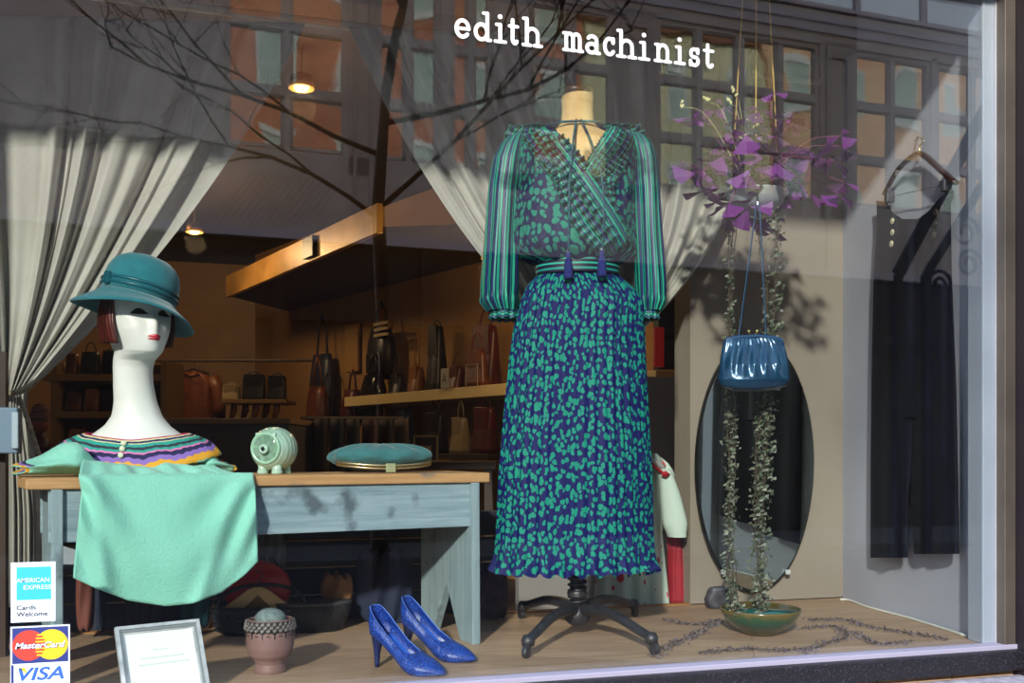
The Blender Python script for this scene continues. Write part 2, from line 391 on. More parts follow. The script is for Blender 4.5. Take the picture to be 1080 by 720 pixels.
op = thing('building', 'brown grey timber fronted building with gridded windows reflected in the shop glass', 'building', (5, OY, -1))
XL, XR = -4.3, 33; UP = .24
mb = MB(); mb.bb((XL, OY-6, -1), (XR, OY-.25, 11.6))
# piers and rails in front of the recessed window bays
mb.bb((XL, OY-.3, 3.9), (XR, OY, 5.05+UP)); mb.bb((XL, OY-.3, 8.12+UP), (XR, OY, 8.75+UP)); mb.bb((XL, OY-.3, 11.0), (XR, OY, 11.6))
groups = [(236, 366), (396, 464), (474, 520), (560, 650), (697, 876), (914, 1000), (1006, 1090)]
edges = [XL]+[FX(x) for g_ in groups for x in g_]+[XR]
for i in range(0, len(edges), 2): mb.bb((edges[i], OY-.3, 5.0), (edges[i+1], OY, 8.2+UP))
mb.build('wall', M_fac, op)
mb = MB(); mb.bb((XL, OY, 8.32+UP), (XR, OY+.05, 8.5+UP)); mb.bb((XL, OY, 8.5+UP), (XR, OY+.09, 8.62+UP)); mb.bb((XL, OY, 3.86), (XR, OY+.15, 4.0)); mb.build('cornice', mat('lilac grey moulding', 'B9B0B6', .6), op)
mb = MB()      # diagonal boarding under the windows
x = XL
while x < 22:
    for i in range(14):
        k = x+i*.11
        mb.add([(k, OY+.012, 4.08), (k+.02, OY+.012, 4.08), (k+.02+.6, OY+.012, 4.9), (k+.6, OY+.012, 4.9)], [(0, 1, 2, 3)])
        mb.add([(k, OY+.002, 4.08), (k+.02, OY+.002, 4.08), (k+.02, OY+.012, 4.08), (k, OY+.012, 4.08)], [(0, 1, 2, 3)])
    x += 2.1
mb.build('diagonal_boarding', M_fac2, op, fixn=False)
for g_ in ((652, 695), (878, 912), (368, 394)):
    c0, c1 = FX(g_[0]), FX(g_[1]); w_ = c1-c0; mb = MB()
    mb.bb((c0+w_*.1, OY, 4.0), (c0+w_*.25, OY+.06, 8.33)); mb.bb((c1-w_*.25, OY, 4.0), (c1-w_*.1, OY+.06, 8.33)); mb.bb((c0+w_*.25, OY, 8.1), (c1-w_*.25, OY+.06, 8.33))
    mb.build('pilaster', M_fac2, op)
for (p0, p1) in groups:
    x0, x1 = FX(p0), FX(p1); w_ = x1-x0; n = 4 if w_ > 2.6 else 2
    mb = MB(); pn = MB()
    for r, (z0, z1) in enumerate(((5.1+UP, 5.95+UP), (6.05+UP, 7.0+UP), (7.1+UP, 8.05+UP))):
        mb.bb((x0, OY-.2, z1-.02), (x1, OY-.05, z1+.12)); 
        for c in range(n+1):
            cx = x0+w_*c/n; t = .09 if c in (0, n) or (n == 4 and c == 2) else .045
            mb.bb((cx-t, OY-.2, z0-.05), (cx+t, OY-.04, z1))
        for c in range(n):
            a0, a1 = x0+w_*c/n, x0+w_*(c+1)/n; 
            for (u0, u1, v0, v1) in ((a0+.03, a0+.10, z0, z1), (a1-.10, a1-.03, z0, z1), (a0+.05, a1-.05, z0, z0+.05), (a0+.05, a1-.05, z1-.05, z1)): mb.bb((u0, OY-.14, v0), (u1, OY-.08, v1))
    pn.bb((x0, OY-.16, 5.0+UP), (x1, OY-.11, 8.1+UP))
    fr_ = mb.build('window', M_fac, op); pn.build('pane', M_pane, fr_)
# upper row with pale metal frames
x = XL+.2
while x < 24:
    mb = MB(); w_ = 1.55
    for c in range(2):
        mb.bb((x+c*w_-.035, OY-.02, 8.8+UP), (x+c*w_+.035, OY+.05, 10.9))
    mb.bb((x, OY-.02, 8.78+UP), (x+w_, OY+.06, 8.86+UP)); mb.bb((x, OY-.02, 10.85), (x+w_, OY+.05, 10.95))
    wf = mb.build('window', mat('pale lilac metal frame', 'C2B6BC', .5), op); MB().bb((x+.03, OY-.03, 8.8+UP), (x+w_-.03, OY+.0, 10.9)).build('pane', M_pane, wf)
    x += w_+.06
# dim ground floor shopfronts opposite
mb = MB(); mb.bb((XL, OY-.2, -1), (XR, OY+.01, 3.85))
for k in range(10):
    x = XL+.3+k*2.4; mb.bb((x, OY-.25, -1), (x+.2, OY+.08, 3.85)); mb.bb((x, OY-.25, 2.6), (x+2.4, OY+.06, 2.8)); mb.bb((x, OY-.25, -1), (x+2.4, OY+.06, -.3))
mb.build('shopfront', mat('dark brown shopfront', '241b15', .7), op)
op.rotation_euler.z = math.radians(-3)
lb = thing('building', 'low brick garage at the left end of the row opposite', 'building', (-12, OY-2, -1))
MB().bb((-20, OY-6, -1), (XL-.6, OY, 3.4)).build('wall', brick_mat('garage brick', '8a5a42', '7a4c36', '9a8f84', 4), lb); MB().bb((-20, OY-6.1, 3.4), (XL-.6, OY+.1, 3.6)).build('coping', M_stone, lb)
# houses on the near side above the shop, sunlit, seen twice reflected
M_brick = brick_mat('orange brick', 'C4714A', 'B5623C', 'B8A898', 2.2, ms=.02)
M_cream = mat('pale yellow green render', 'D8D3A8', .85, col2='C9C69C', scale=.6)
M_peach = brick_mat('peach brick', 'E6BE92', 'DBAE80', 'D0B89C', 2.2, ms=.015)
M_sash = mat('white sash', 'D5DBD5', .6); M_sashg = mat('sage window blind', 'A9BDB0', .4)
def house(x0, x1, z0, z1, m, label, nwin, wz, ww):
    h = thing('building', label, 'building', ((x0+x1)/2, GY+3, z0)); MB().bb((x0, GY-.1, z0), (x1, GY+5, z1)).build('wall', m, h)
    MB().bb((x0, GY-.35, z1), (x1, GY+5, z1+.4)).build('cornice', mat('brown cornice', '8a5a40', .7), h)
    for zz in wz:
        for k in range(nwin):
            cx = x0+(x1-x0)*(k+.5)/nwin
            mb = MB(); mb.bb((cx-ww/2-.08, GY-.16, zz-.15), (cx+ww/2+.08, GY-.08, zz)); mb.bb((cx-ww/2-.08, GY-.18, zz+1.8), (cx+ww/2+.08, GY-.08, zz+2.0))
            mb.bb((cx-ww/2, GY-.14, zz+.86), (cx+ww/2, GY-.06, zz+.94)); mb.bb((cx-ww/2-.03, GY-.14, zz), (cx-ww/2+.04, GY-.06, zz+1.8)); mb.bb((cx+ww/2-.04, GY-.14, zz), (cx+ww/2+.03, GY-.06, zz+1.8))
            f = mb.build('window', M_sash, h); MB().bb((cx-ww/2, GY-.12, zz), (cx+ww/2, GY-.09, zz+1.8)).build('blind', M_sashg, f)
house(-7, 13.3, 4.2, 15.2, M_brick, 'orange brick house with white sash windows seen twice reflected', 9, (5.2, 8.2, 11.2, 14.2), 1.0)
house(13.42, 20.7, -1, 15.2, M_cream, 'pale yellow green rendered house seen twice reflected', 3, (2, 5.5, 8.7, 12.1), .8)
house(20.85, 31, -1, 15.8, M_peach, 'peach brick house with brown cornice seen twice reflected', 4, (2, 6, 9.6, 13.2), 1.0)
# bare street tree by the kerb behind the camera
tr = thing('bare_street_tree', 'bare dark street tree reflected in the shop glass', 'tree', (.95, -1.6, -1))
M_bark = mat('dark bark', '2c211b', .9, col2='3b2e26', scale=20, bump=.3)
mb = MB(); mb.tube([(.95, -1.6, -1), (.93, -1.6, 0), (.97, -1.58, 1), (.92, -1.6, 2), (.97, -1.6, 2.7)], [.07, .055, .048, .04, .03], 10); mb.build('trunk', M_bark, tr, smooth=True)
def branch(mb, p, d, L_, r, depth):
    pts = [p]; q = Vector(p); dd = Vector(d).normalized()
    for i in range(6):
        dd = (dd+Vector((random.uniform(-.22, .22), random.uniform(-.22, .22), random.uniform(-.12, .16)))).normalized(); q = q+dd*L_/6; pts.append(q.copy())
    mb.tube(pts, [lerp(r, r*.35, i/6) for i in range(7)], 5)
    if depth > 0:
        for i in (2, 3, 4, 5, 6):
            nd = (dd+Vector((random.uniform(-1, 1), random.uniform(-1, 1), random.uniform(-.4, .7)))).normalized(); branch(mb, pts[i], nd, L_*.62, r*.5, depth-1)
mb = MB()
for (p, d, l, r) in (((.95, -1.6, 1.9), (-1, .1, .7), 1.5, .016), ((.95, -1.6, 2.0), (1, .2, .9), 1.8, .018), ((.95, -1.6, 2.3), (-1.0, -.2, .45), 1.9, .018), ((.95, -1.6, 2.5), (.9, -.1, .4), 2.0, .02), ((.97, -1.6, 2.7), (.1, 0, 1), 1.8, .035)):
    branch(mb, Vector(p), Vector(d), l, r, 2)
mb.build('branches', M_bark, tr, smooth=True)
# iron stoop rail to the right, reflected over the side wall
M_iron = mat('wrought iron', '1c1a1c', .6, .3)
ir = thing('iron_stair_rail', 'dark iron stair rail with scrolls reflected at the right of the shop glass', 'railing', (9.3, -7, -1))
def RP(px, py, Y=-6.6):
    VV = 2*GY-Y; u = (px-540)/FOC; Zc = VV/(ca-u*sa); return Vector((VV*(sa+u*ca)/(ca-u*sa), Y, EYE+Zc*(HOR-py)/FOC))
mb = MB()
for (p, q, t) in (((1075, 45), (945, 290), .16), ((1075, 130), (975, 290), .10)):
    A_, B_ = RP(*p), RP(*q); d = (B_-A_).normalized(); n_ = d.cross(Vector((0, 1, 0))).normalized(); L_ = (B_-A_).length
    mb.prism([(0, -t/2), (L_, -t/2), (L_, t/2), (0, t/2)], A_, d, n_, (0, 1, 0), .06)
A_ = RP(975, 290); mb.bb((A_.x-.05, -6.62, -1.05), (A_.x+.05, -6.52, A_.z)); A_ = RP(945, 290); mb.bb((A_.x-.04, -6.6, -1.05), (A_.x+.04, -6.52, A_.z)); A_ = RP(1070, 130); mb.bb((A_.x-.05, -6.62, -1.1), (A_.x+.05, -6.52, A_.z+1)); mb.build('stringer', M_iron, ir)
mb = MB()
for (px, py, r) in ((1018, 245, .22), (1022, 278, .2), (990, 300, .2), (1003, 318, .18)):
    c = RP(px, py); pts = []
    for k in range(40):
        t_ = k/39*PI*3.2; rr = r*(1-.75*k/39); pts.append(c+Vector((math.cos(t_)*rr, 0, math.sin(t_)*rr)))
    mb.tube(pts, .025, 6)
mb.build('scroll', M_iron, ir, smooth=True)

# ================================================================== THE DISPLAY
BENCH_Z = .46
# ------------------------------------------------------------------ bench
uB = (2487-540)/FOC; bl = Vector((uB, 1, 0)).normalized()      # camera plan axes (right, forward)
def cw(v): return Vector((v[0]*ca+v[1]*sa, -v[0]*sa+v[1]*ca, v[2] if len(v) > 2 else 0))
bx = cw((bl.x, bl.y)); byv = cw((-bl.y, bl.x)); 
BR = CW(-.051, 2.70, 0)                                        # front right corner of the top
BO = BR-bx*1.14                                                # front left corner
bench = thing('wooden_bench', 'long low bench with weathered blue grey paint and bare wood top', 'bench', BO, math.atan2(bx.y, bx.x))
def wood_mat(name, c1, c2, c3, s=(1.2, 22, 22)):
    m = bpy.data.materials.new(name); m.use_nodes = True; n = m.node_tree.nodes; L = m.node_tree.links; b = n['Principled BSDF']
    t = n.new('ShaderNodeTexCoord'); mp = n.new('ShaderNodeMapping'); mp.inputs['Scale'].default_value = s; L.new(t.outputs['Object'], mp.inputs[0])
    nz = n.new('ShaderNodeTexNoise'); nz.inputs['Scale'].default_value = 3; nz.inputs['Detail'].default_value = 8; nz.inputs['Roughness'].default_value = .7; L.new(mp.outputs[0], nz.inputs['Vector'])
    r = n.new('ShaderNodeValToRGB'); L.new(nz.outputs[0], r.inputs[0]); r.color_ramp.elements[0].position = .3; r.color_ramp.elements[0].color = lin(c1); r.color_ramp.elements[1].position = .62; r.color_ramp.elements[1].color = lin(c2)
    n2 = n.new('ShaderNodeTexNoise'); n2.inputs['Scale'].default_value = 9; n2.inputs['Detail'].default_value = 6; L.new(t.outputs['Object'], n2.inputs['Vector'])
    r2 = n.new('ShaderNodeValToRGB'); L.new(n2.outputs[0], r2.inputs[0]); r2.color_ramp.elements[0].position = .56; r2.color_ramp.elements[0].color = (0, 0, 0, 1); r2.color_ramp.elements[1].position = .66; r2.color_ramp.elements[1].color = (1, 1, 1, 1)
    mx = n.new('ShaderNodeMixRGB'); L.new(r2.outputs[0], mx.inputs[0]); L.new(r.outputs[0], mx.inputs[1]); mx.inputs[2].default_value = lin(c3)
    L.new(mx.outputs[0], b.inputs['Base Color']); b.inputs['Roughness'].default_value = .75
    bp = n.new('ShaderNodeBump'); bp.inputs['Strength'].default_value = .35; bp.inputs['Distance'].default_value = .003; L.new(nz.outputs[0], bp.inputs['Height']); L.new(bp.outputs[0], b.inputs['Normal'])
    return m
M_bluewood = wood_mat('weathered blue grey paint', '6E8690', '97ABB2', '55626A')
M_bluewoodv = wood_mat('weathered blue grey paint upright', '748890', '93A5A8', '5A676C', (22, 22, 1.2))
M_topwood = wood_mat('bare worn plank', 'A97B4C', 'C79A68', '6d6a68')
mb = MB(); mb.prism([(0, 0), (1.13, 0), (1.145, .04), (1.15, .3), (1.13, .34), (.0, .34), (-.01, .2)], (0, 0, BENCH_Z-.026), (1, 0, 0), (0, 1, 0), (0, 0, 1), .026)
mb.build('top_plank', M_topwood, bench, world=False, bevel=.004)
MB().bb((.045, .012, BENCH_Z-.026-.118), (1.102, .032, BENCH_Z-.026)).build('apron', M_bluewood, bench, world=False, bevel=.002)
MB().bb((.045, .308, BENCH_Z-.026-.118), (1.102, .328, BENCH_Z-.026)).build('apron', M_bluewood, bench, world=False, bevel=.002)
for x in (.05, 1.075):
    mb = MB(); zt = BENCH_Z-.026
    mb.prism([(-.005 if x > 1 else .0, 0), (.075, 0), (.165, .15), (.255, 0), (.345, 0), (.345, zt), (.0, zt)], (x, 0.0, 0), (0, 1, 0), (0, 0, 1), (1, 0, 0), .024)
    mb.build('leg', M_bluewoodv, bench, world=False, bevel=.002)
mb = MB()
for k in range(7): mb.lathe([(0, 0), (.004, 0), (.004, .002), (0, .003)], (.06, .012, BENCH_Z-.045-.015*k), 8, Matrix.Rotation(PI/2, 3, 'X'))
for k in range(2): mb.lathe([(0, 0), (.003, 0), (.003, .002), (0, .003)], (1.09, .012, BENCH_Z-.05-.07*k), 8, Matrix.Rotation(PI/2, 3, 'X'))
mb.build('nail_heads', mat('rusty iron', '4a2f26', .6, .5), bench, world=False)
def BP(px, dep, z):      # point above the bench: dep metres behind the front edge, on the column px
    u = (px-540)/FOC; d = Vector((sa+u*ca, ca-u*sa)); A = (BO+byv*dep); A = Vector((A.x, A.y)); s = Vector((bx.x, bx.y))
    det = d.x*(-s.y)+s.x*d.y; t = (A.x*(-s.y)+s.x*A.y)/det
    return Vector((d.x*t, d.y*t, z))
def BPY(px, py, dep):
    p = BP(px, dep, 0); Z = p.x*sa+p.y*ca; p.z = EYE+(HOR-py)/FOC*Z; return p

# ------------------------------------------------------------------ bust mannequin with long neck
M_bust = mat('matte white mannequin', 'E8E6E0', .45, col2='DEDCD5', scale=6)
bc = BP(143, .17, BENCH_Z); zb = BENCH_Z
FACE = -YAW+math.radians(45)             # turned towards the right of the picture
bust = thing('mannequin_bust', 'white long necked mannequin bust with red lips sitting on the bench', 'mannequin', bc, FACE)
def ovalring(cx, cy, z, rx, rf, rb, n=40, p=1.0, tilt=0):
    out = []
    for k in range(n):
        a = 2*PI*k/n; c, s = math.cos(a), math.sin(a)
        ry = rf if s < 0 else rb
        x = math.copysign(abs(c)**p, c)*rx; y = math.copysign(abs(s)**p, s)*ry
        out.append(Vector((cx+x, cy+y, z+tilt*y)))
    return out
# local: face looks towards -y
prof = [(-.0, 0, .02, .155, .065, .065, 0), (.03, 0, .02, .165, .072, .07, 0), (.06, 0, .02, .155, .075, .07, 0), (.082, 0, .02, .132, .072, .062, 0), (.10, 0, .02, .105, .064, .055, 0), (.12, 0, .02, .078, .054, .05, 0), (.145, 0, .02, .059, .047, .046, 0),
        (.18, 0, .02, .050, .043, .044, 0), (.22, 0, .018, .047, .042, .044, 0), (.24, 0, .015, .046, .042, .048, 0), (.262, 0, .012, .046, .043, .054, 0), (.278, 0, .006, .0465, .047, .062, 0), (.288, 0, -.002, .047, .060, .068, .06), (.294, 0, -.008, .0475, .071, .071, .08),
        (.301, 0, -.012, .049, .078, .077, .08), (.312, 0, -.014, .052, .083, .085, .05), (.330, 0, -.014, .060, .085, .092, 0), (.350, 0, -.012, .068, .086, .096, 0), (.372, 0, -.010, .072, .088, .099, 0), (.395, 0, -.008, .075, .086, .101, 0),
        (.42, 0, -.006, .077, .083, .101, 0), (.45, 0, -.003, .077, .084, .098, 0), (.48, 0, 0, .070, .075, .088, 0), (.505, 0, .004, .052, .055, .066, 0), (.52, 0, .008, .022, .024, .03, 0)]
# finer interpolation
P2 = []
for i in range(len(prof)-1):
    for k in range(3): P2.append([lerp(prof[i][j], prof[i+1][j], k/3) for j in range(7)])
P2.append(list(prof[-1]))
def facebump(z, x, y):
    # nose, lips and eye hollows pushed out of / into the front of the head
    if y > -.02: return 0
    d = .017*math.exp(-((x)/.010)**2)*max(0, 1-abs(z-.354)/.034)**.8
    d += .006*math.exp(-(x/.018)**2-((z-.325)/.011)**2)
    d += .005*math.exp(-(x/.02)**2-((z-.302)/.010)**2)
    for s in (-1, 1): d -= .009*math.exp(-((x-s*.030)/.018)**2-((z-.386)/.016)**2); d += .003*math.exp(-((x-s*.042)/.02)**2-((z-.345)/.02)**2)
    return d
rings = []
for z, cx, cy, rx, rf, rb, tl in P2:
    r = ovalring(cx, cy, z, rx, rf, rb, 72, .92 if z > .3 else 1, tl)
    rr = []
    for p in r:
        if z > .29: p = p+Vector((0, -facebump(z, p.x, p.y-cy), 0))
        rr.append(p)
    rings.append(rr)
# body is wider than deep and faces the glass more squarely than the head: twist the shoulders back
for r, q in zip(rings, P2):
    tw = (1-sm((q[0]-.12)/.15))*(-math.radians(37)); ct, st = math.cos(tw), math.sin(tw)
    for p in r: p.x, p.y = p.x*ct-p.y*st, p.x*st+p.y*ct
MB().ring(rings).build('bust_body', M_bust, bust, smooth=True, world=False, sub=1)
def facept(x, z, off=.001):
    rf = interp([(q[0], q[4]) for q in P2], z); rx = interp([(q[0], q[3]) for q in P2], z); cy = interp([(q[0], q[2]) for q in P2], z)
    c = min(.999, abs(x)/rx)**(1/.92); y = -rf*(1-c*c)**.46
    return Vector((x, cy+y-facebump(z, x, y)-off, z))
mb = MB()
for k, (z0, hh) in enumerate(((.3295, .0042), (.3238, .0044))):      # lips
    def f(u, v, z0=z0, hh=hh, k=k):
        x = (u-.5)*.034; w_ = max(0, 1-(2*u-1)**2)**.7
        z = z0+(v-.5)*hh*2*w_*.75+(.002*(1-abs(abs(2*u-1)-.3)) if k == 0 and v > .5 else 0)
        return facept(x, z, .0012+.002*math.sin(v*PI)*w_)
    mb.grid(f, 14, 4)
mb.build('lips', mat('red lips', 'C02A3C', .35), bust, smooth=True, world=False)
mb = MB()
for s in (-1, 1):
    def f(u, v, s=s):
        x = s*.030+(u-.5)*.036; z = .386+(v)*.014*(1-(2*u-1)**2)-.004
        return facept(x, z, .0016)
    mb.grid(f, 10, 3)
    for k in range(7):
        x = s*.030+(k/6-.5)*.034; p = facept(x, .386, .001); mb.tube([p, p+Vector(((k/6-.5)*.006, -.010, -.004))], [.0008, .0003], 4)
mb.build('eyelashes', mat('black lashes', '0c0a10', .6), bust, world=False)
MB().tube([facept(.014, .362, .001), facept(.014, .362, .0025)], .0015, 6).build('beauty_spot', MATS['black lashes'], bust, world=False)
# bobbed hair
def hair(u, v):
    a = lerp(-PI*.15, PI*1.15, u); z = lerp(.455, .312, v)
    front = abs(u-.5)*2     # 1 at the cheeks, 0 at the nape
    if v > .6: z += .015*(1-front)*(v-.6)*2.5
    rx = interp([(.3, .076), (.36, .087), (.40, .085), (.43, .079), (.47, .074)], z); rb = interp([(.3, .088), (.36, .100), (.40, .097), (.43, .09), (.47, .084)], z)
    x = rx*math.cos(a); y = rb*math.sin(a) if math.sin(a) > 0 else .075*math.sin(a)
    w_ = .0012*math.sin(a*46+z*30)
    return Vector((x*(1+w_*12), -.006+y*(1+w_*12)-(.012*v if front > .8 else 0), z))
MB().grid(hair, 110, 16).build('bobbed_hair', mat('red brown painted hair', '5c2018', .35, col2='2e100c', scale=10, stretch=(6, 6, 1)), bust, smooth=True, world=False, solid=.006)
# ------------------------------------------------------------------ hat
M_felt = mat('teal felt', '17707A', .9, col2='126670', scale=60, sheen=.3, bump=.15, bscale=400)
hat = thing('felt_hat', 'teal felt hat with drooping brim and thin bands on the white mannequin head', 'hat', bc+Vector((0, 0, .0)), FACE)
HR = Matrix.Rotation(math.radians(-45), 3, 'Z') @ Matrix.Rotation(math.radians(13), 3, 'Y') @ Matrix.Rotation(math.radians(-7), 3, 'X') @ Matrix.Rotation(math.radians(45), 3, 'Z')
hc = Vector((0.004, -.002, .428))
def hatring(r, z, wave=0, n=96, sx=1, sy=1.12):
    out = []
    for k in range(n):
        a = 2*PI*k/n
        zz = z+.35*wave*(-.020*math.cos(2*a)+.010*math.sin(a)*-1+.006*math.sin(3*a+1))
        out.append(hc+HR@Vector((r*sx*math.cos(a), r*sy*math.sin(a), zz)))
    return out
crown = [(.0866, 0), (.0875, .02), (.087, .042), (.084, .060), (.078, .077), (.067, .091), (.051, .101), (.031, .107), (.012, .109), (.001, .1092)]
MB().ring([hatring(r, z) for r, z in crown], caps=False).build('crown', M_felt, hat, smooth=True, world=False, solid=.004)
brim = [(.086, .004, 0), (.091, -.002, .1), (.100, -.010, .25), (.112, -.018, .5), (.125, -.026, .8), (.136, -.034, 1.0), (.143, -.041, 1.15)]
MB().ring([hatring(r, z, w_) for r, z, w_ in brim], caps=False).build('brim', M_felt, hat, smooth=True, world=False, solid=.004)
M_band = mat('dark teal leather band', '125560', .35)
for z0 in (.012, .024):
    MB().ring([hatring(.0885, z0), hatring(.0915, z0+.003), hatring(.0915, z0+.006), hatring(.0885, z0+.009)], caps=False).build('hat_band', M_band, hat, smooth=True, world=False)
a = math.radians(190); kp = hc+HR@Vector((.092*math.cos(a), .1*math.sin(a), .022))
MB().box(kp, (.012, .018, .03)).build('band_knot', M_band, hat, world=False, bevel=.003)

# ------------------------------------------------------------------ mint blouse on the bust
M_mint = mat('mint crinkle cotton', '82C8B2', .8, col2='8ED2BC', scale=5, bump=.25, bscale=160, sheen=.2)
yoke_cols = [(0, 'C2325E'), (.07, 'D8D2A0'), (.12, '23285A'), (.20, 'CFC89A'), (.24, '2B9A8C'), (.36, '2c3440'), (.46, '2B9A8C'), (.54, 'D878B0'), (.60, '23204f'), (.72, '8C6AB8'), (.82, 'E0A02C'), (.97, '82C8B2')]
M_yoke = stripes_mat('striped knitted yoke', yoke_cols, 1.0, 'Y', .85, warp=.05)
bl_ = thing('knit_yoke_blouse', 'mint green blouse with multicoloured knitted yoke draped over the bench front', 'blouse', bc, 0)
bR = Matrix.Rotation(FACE-math.radians(37), 3, 'Z')
def yk(u, v):
    # u round the shoulders, v from neckline down
    a = 2*PI*u; s = math.sin(a); c = math.cos(a)
    fr = max(0, -s)
    drop = .012*fr + .012*math.cos(2*a)
    R = lerp(.118, .200, v**.9); zz = interp([(.0, .086), (.35, .068), (.7, .046), (1, .012)], v)
    zz += .028*abs(c)**1.5*(1-v)-drop*.8
    ry = lerp(.074, .100, v)
    zz += .050*v*abs(c)**2.2; zig = .010*(abs(((u*16) % 1)-.5)-.25)*v
    return bc+bR@Vector((R*c, ry*s+.02, zz+zig))
MB().grid(yk, 96, 14, uv=lambda u, v: (u, min(.985, max(0, v*.95+.035*v*(abs(((u*11) % 1)-.5)*4-1)+.016*(abs(((u*48) % 1)-.5)*4-1)*v)))).build('knitted_yoke', M_yoke, bl_, smooth=True, solid=.003)
# body falling over the bench edge
TOPX = (62, 238); MIDX = (84, 268)
def drape(u, v):
    # v 0 yoke -> .3 bench edge -> 1 hem ; wide at the sides
    if v < .34:
        t = v/.34; dep = lerp(.095, -.012, t); px = lerp(lerp(88, 226, u), lerp(83, 267, u), sm(t))
        yy = lerp(lerp(484, 490, u)+5*math.sin(u*PI)-6*math.exp(-((u-.68)/.1)**2), 503, sm(t)); p = BPY(px, yy, dep)
        p.z = max(p.z, BENCH_Z+.006)
        p.z += (.004*math.sin(u*23+t*4)+.004*math.sin(u*41+2))*math.sin(t*PI)
        return p
    t = (v-.34)/.66
    xl = interp([(0, 83), (.15, 86), (.5, 82), (1, 77)], t); xr = interp([(0, 267), (.1, 269), (.6, 271), (1, 272)], t)
    hem = interp([(0, 609), (.12, 620), (.3, 633), (.5, 639), (.65, 636), (.8, 625), (.93, 606), (1, 592)], u)
    px = lerp(xl, xr, u); py = lerp(503, hem, t)
    c = abs(2*u-1)
    fold = .004*math.sin(u*11+1.0)*(.3+t)+.003*math.sin(u*33+t*3)*(c**2)*(.3+.7*t)+.012*math.exp(-((u-.93+.25*t)/.05)**2)*t+.010*math.exp(-((u-.06-.12*t)/.05)**2)
    # swag folds
    sw = .011*math.sin((t*1.0+ (c**2)*.9)*11)*(1-t)**.7*(.25+c)*min(1, t*6)
    dep = -.014-.020*math.sin(min(t*2, 1)*PI/2)-fold-sw-.012*(1-c**2)*math.sin(t*PI)
    return BPY(px, py, dep)
MB().grid(drape, 90, 70).build('blouse_body', M_mint, bl_, smooth=True, solid=.002, off=0)
# short sleeves lying on the plank
def sleeve(px0, px1, py0, dep, s):
    def f(u, v):
        a = 2*PI*u; t = v
        px = lerp(px0, px1, t); hh = interp([(0, .012), (.25, .036), (.45, .034), (.7, .021), (1, .013), (1.1, .012)], t)*(1+.10*math.sin(3*a+5*t)); w_ = interp([(0, .02), (.3, .066), (1, .052)], t)*(1+.10*math.sin(5*a+7*t)); z = BENCH_Z+.005+hh
        c = BP(px, dep, z); return c+byv*math.cos(a)*w_+Vector((0, 0, 1))*math.sin(a)*hh+bx*.012*math.sin(a*2+1)*t
    return f
for (p0, p1, dep) in ((104, 24, .12), (200, 238, .15)):
    f = sleeve(p0, p1, 0, dep, 1); MB().grid(f, 32, 14).build('sleeve', M_mint, bl_, smooth=True, solid=.002)
    g = lambda u, v, f=f: f(u, .90+v*.16)+Vector((0, 0, .0008)); MB().grid(g, 32, 4, uv=lambda u, v: (u, .6+v*.36)).build('sleeve_hem', M_yoke, bl_, smooth=True, solid=.003)
mb = MB()
for k in range(4):
    p = yk(.735, .18+.24*k)+bR@Vector((0, -.006, 0)); mb.lathe([(0, -.003), (.006, -.002), (.007, 0), (.006, .002), (0, .003)], p, 12, bR@Matrix.Rotation(PI/2, 3, 'X'))
mb.build('button', mat('pearly cream button', 'D9DCC0', .3), bl_, smooth=True)

# ------------------------------------------------------------------ ceramic pig bank
M_celadon = mat('celadon glaze', '9ABFA8', .18, col2='B2D0BC', scale=9, coat=.6, lo=.3, hi=.6, bump=.1)
M_celb = mat('worn celadon with bare clay', '9AC4A8', .3, col2='8a6a48', scale=14, lo=.62, hi=.72)
pc = BP(289, .17, BENCH_Z); pg = thing('ceramic_pig_bank', 'round pale green ceramic pig bank on the bench right of the blouse', 'piggy bank', pc, -YAW-math.radians(14))
def ridged():
    out = []
    for k in range(41):
        t = k/40; y = lerp(-.048, .052, t); r = .057*math.sqrt(max(0, 1-((y-.002)/.060)**2))**.75; r *= 1+.02*abs(math.sin(t*PI*7))
        out.append((r, y))
    return [(0, -.048)]+out+[(0, .052)]
Rx = Matrix.Rotation(-PI/2, 3, 'X')@Matrix.Identity(3)
Ry = Matrix(((1, 0, 0), (0, 0, 1), (0, -1, 0)))
MB().lathe(ridged(), (0, 0, .064), 40, Ry).build('pig_body', M_celadon, pg, smooth=True, world=False)
# snout towards the glass: local -y
Rn = Matrix.Rotation(PI/2, 3, 'X')
MB().lathe([(0, 0), (.040, 0), (.042, .003), (.040, .007), (.036, .0075), (.034, .005), (0, .005)], (0, -.043, .066), 36, Rn).build('face_disc', M_celb, pg, smooth=True, world=False)
MB().lathe([(.004, 0), (.011, 0), (.0125, .006), (.0125, .012), (.010, .014), (.005, .014), (.005, .002)], (0, -.047, .064), 24, Rn).build('snout', M_celadon, pg, smooth=True, world=False)
MB().lathe([(0, 0), (.006, 0), (.006, .0005), (0, .0005)], (0, -.0605, .064), 16, Rn).build('snout_hole', M_black, pg, world=False)
for sx_ in (-1, 1):
    MB().lathe([(.001, 0), (.008, .002), (.006, .010), (.001, .016)], (sx_*.019, -.046, .092), 10, Matrix.Rotation(sx_*.5, 3, 'Y'), sy=.5).build('ear', M_celadon, pg, smooth=True, world=False)
    for yy in (-.022, .026):
        MB().lathe([(0, 0), (.014, 0), (.015, .004), (.012, .014), (.013, .024), (0, .028)], (sx_*.020, yy, 0), 14).build('foot', M_celadon, pg, smooth=True, world=False)
MB().tube([(0, .05, .07), (.006, .06, .074), (.0, .063, .066)], [.004, .003, .002], 6).build('tail', M_celadon, pg, smooth=True, world=False)

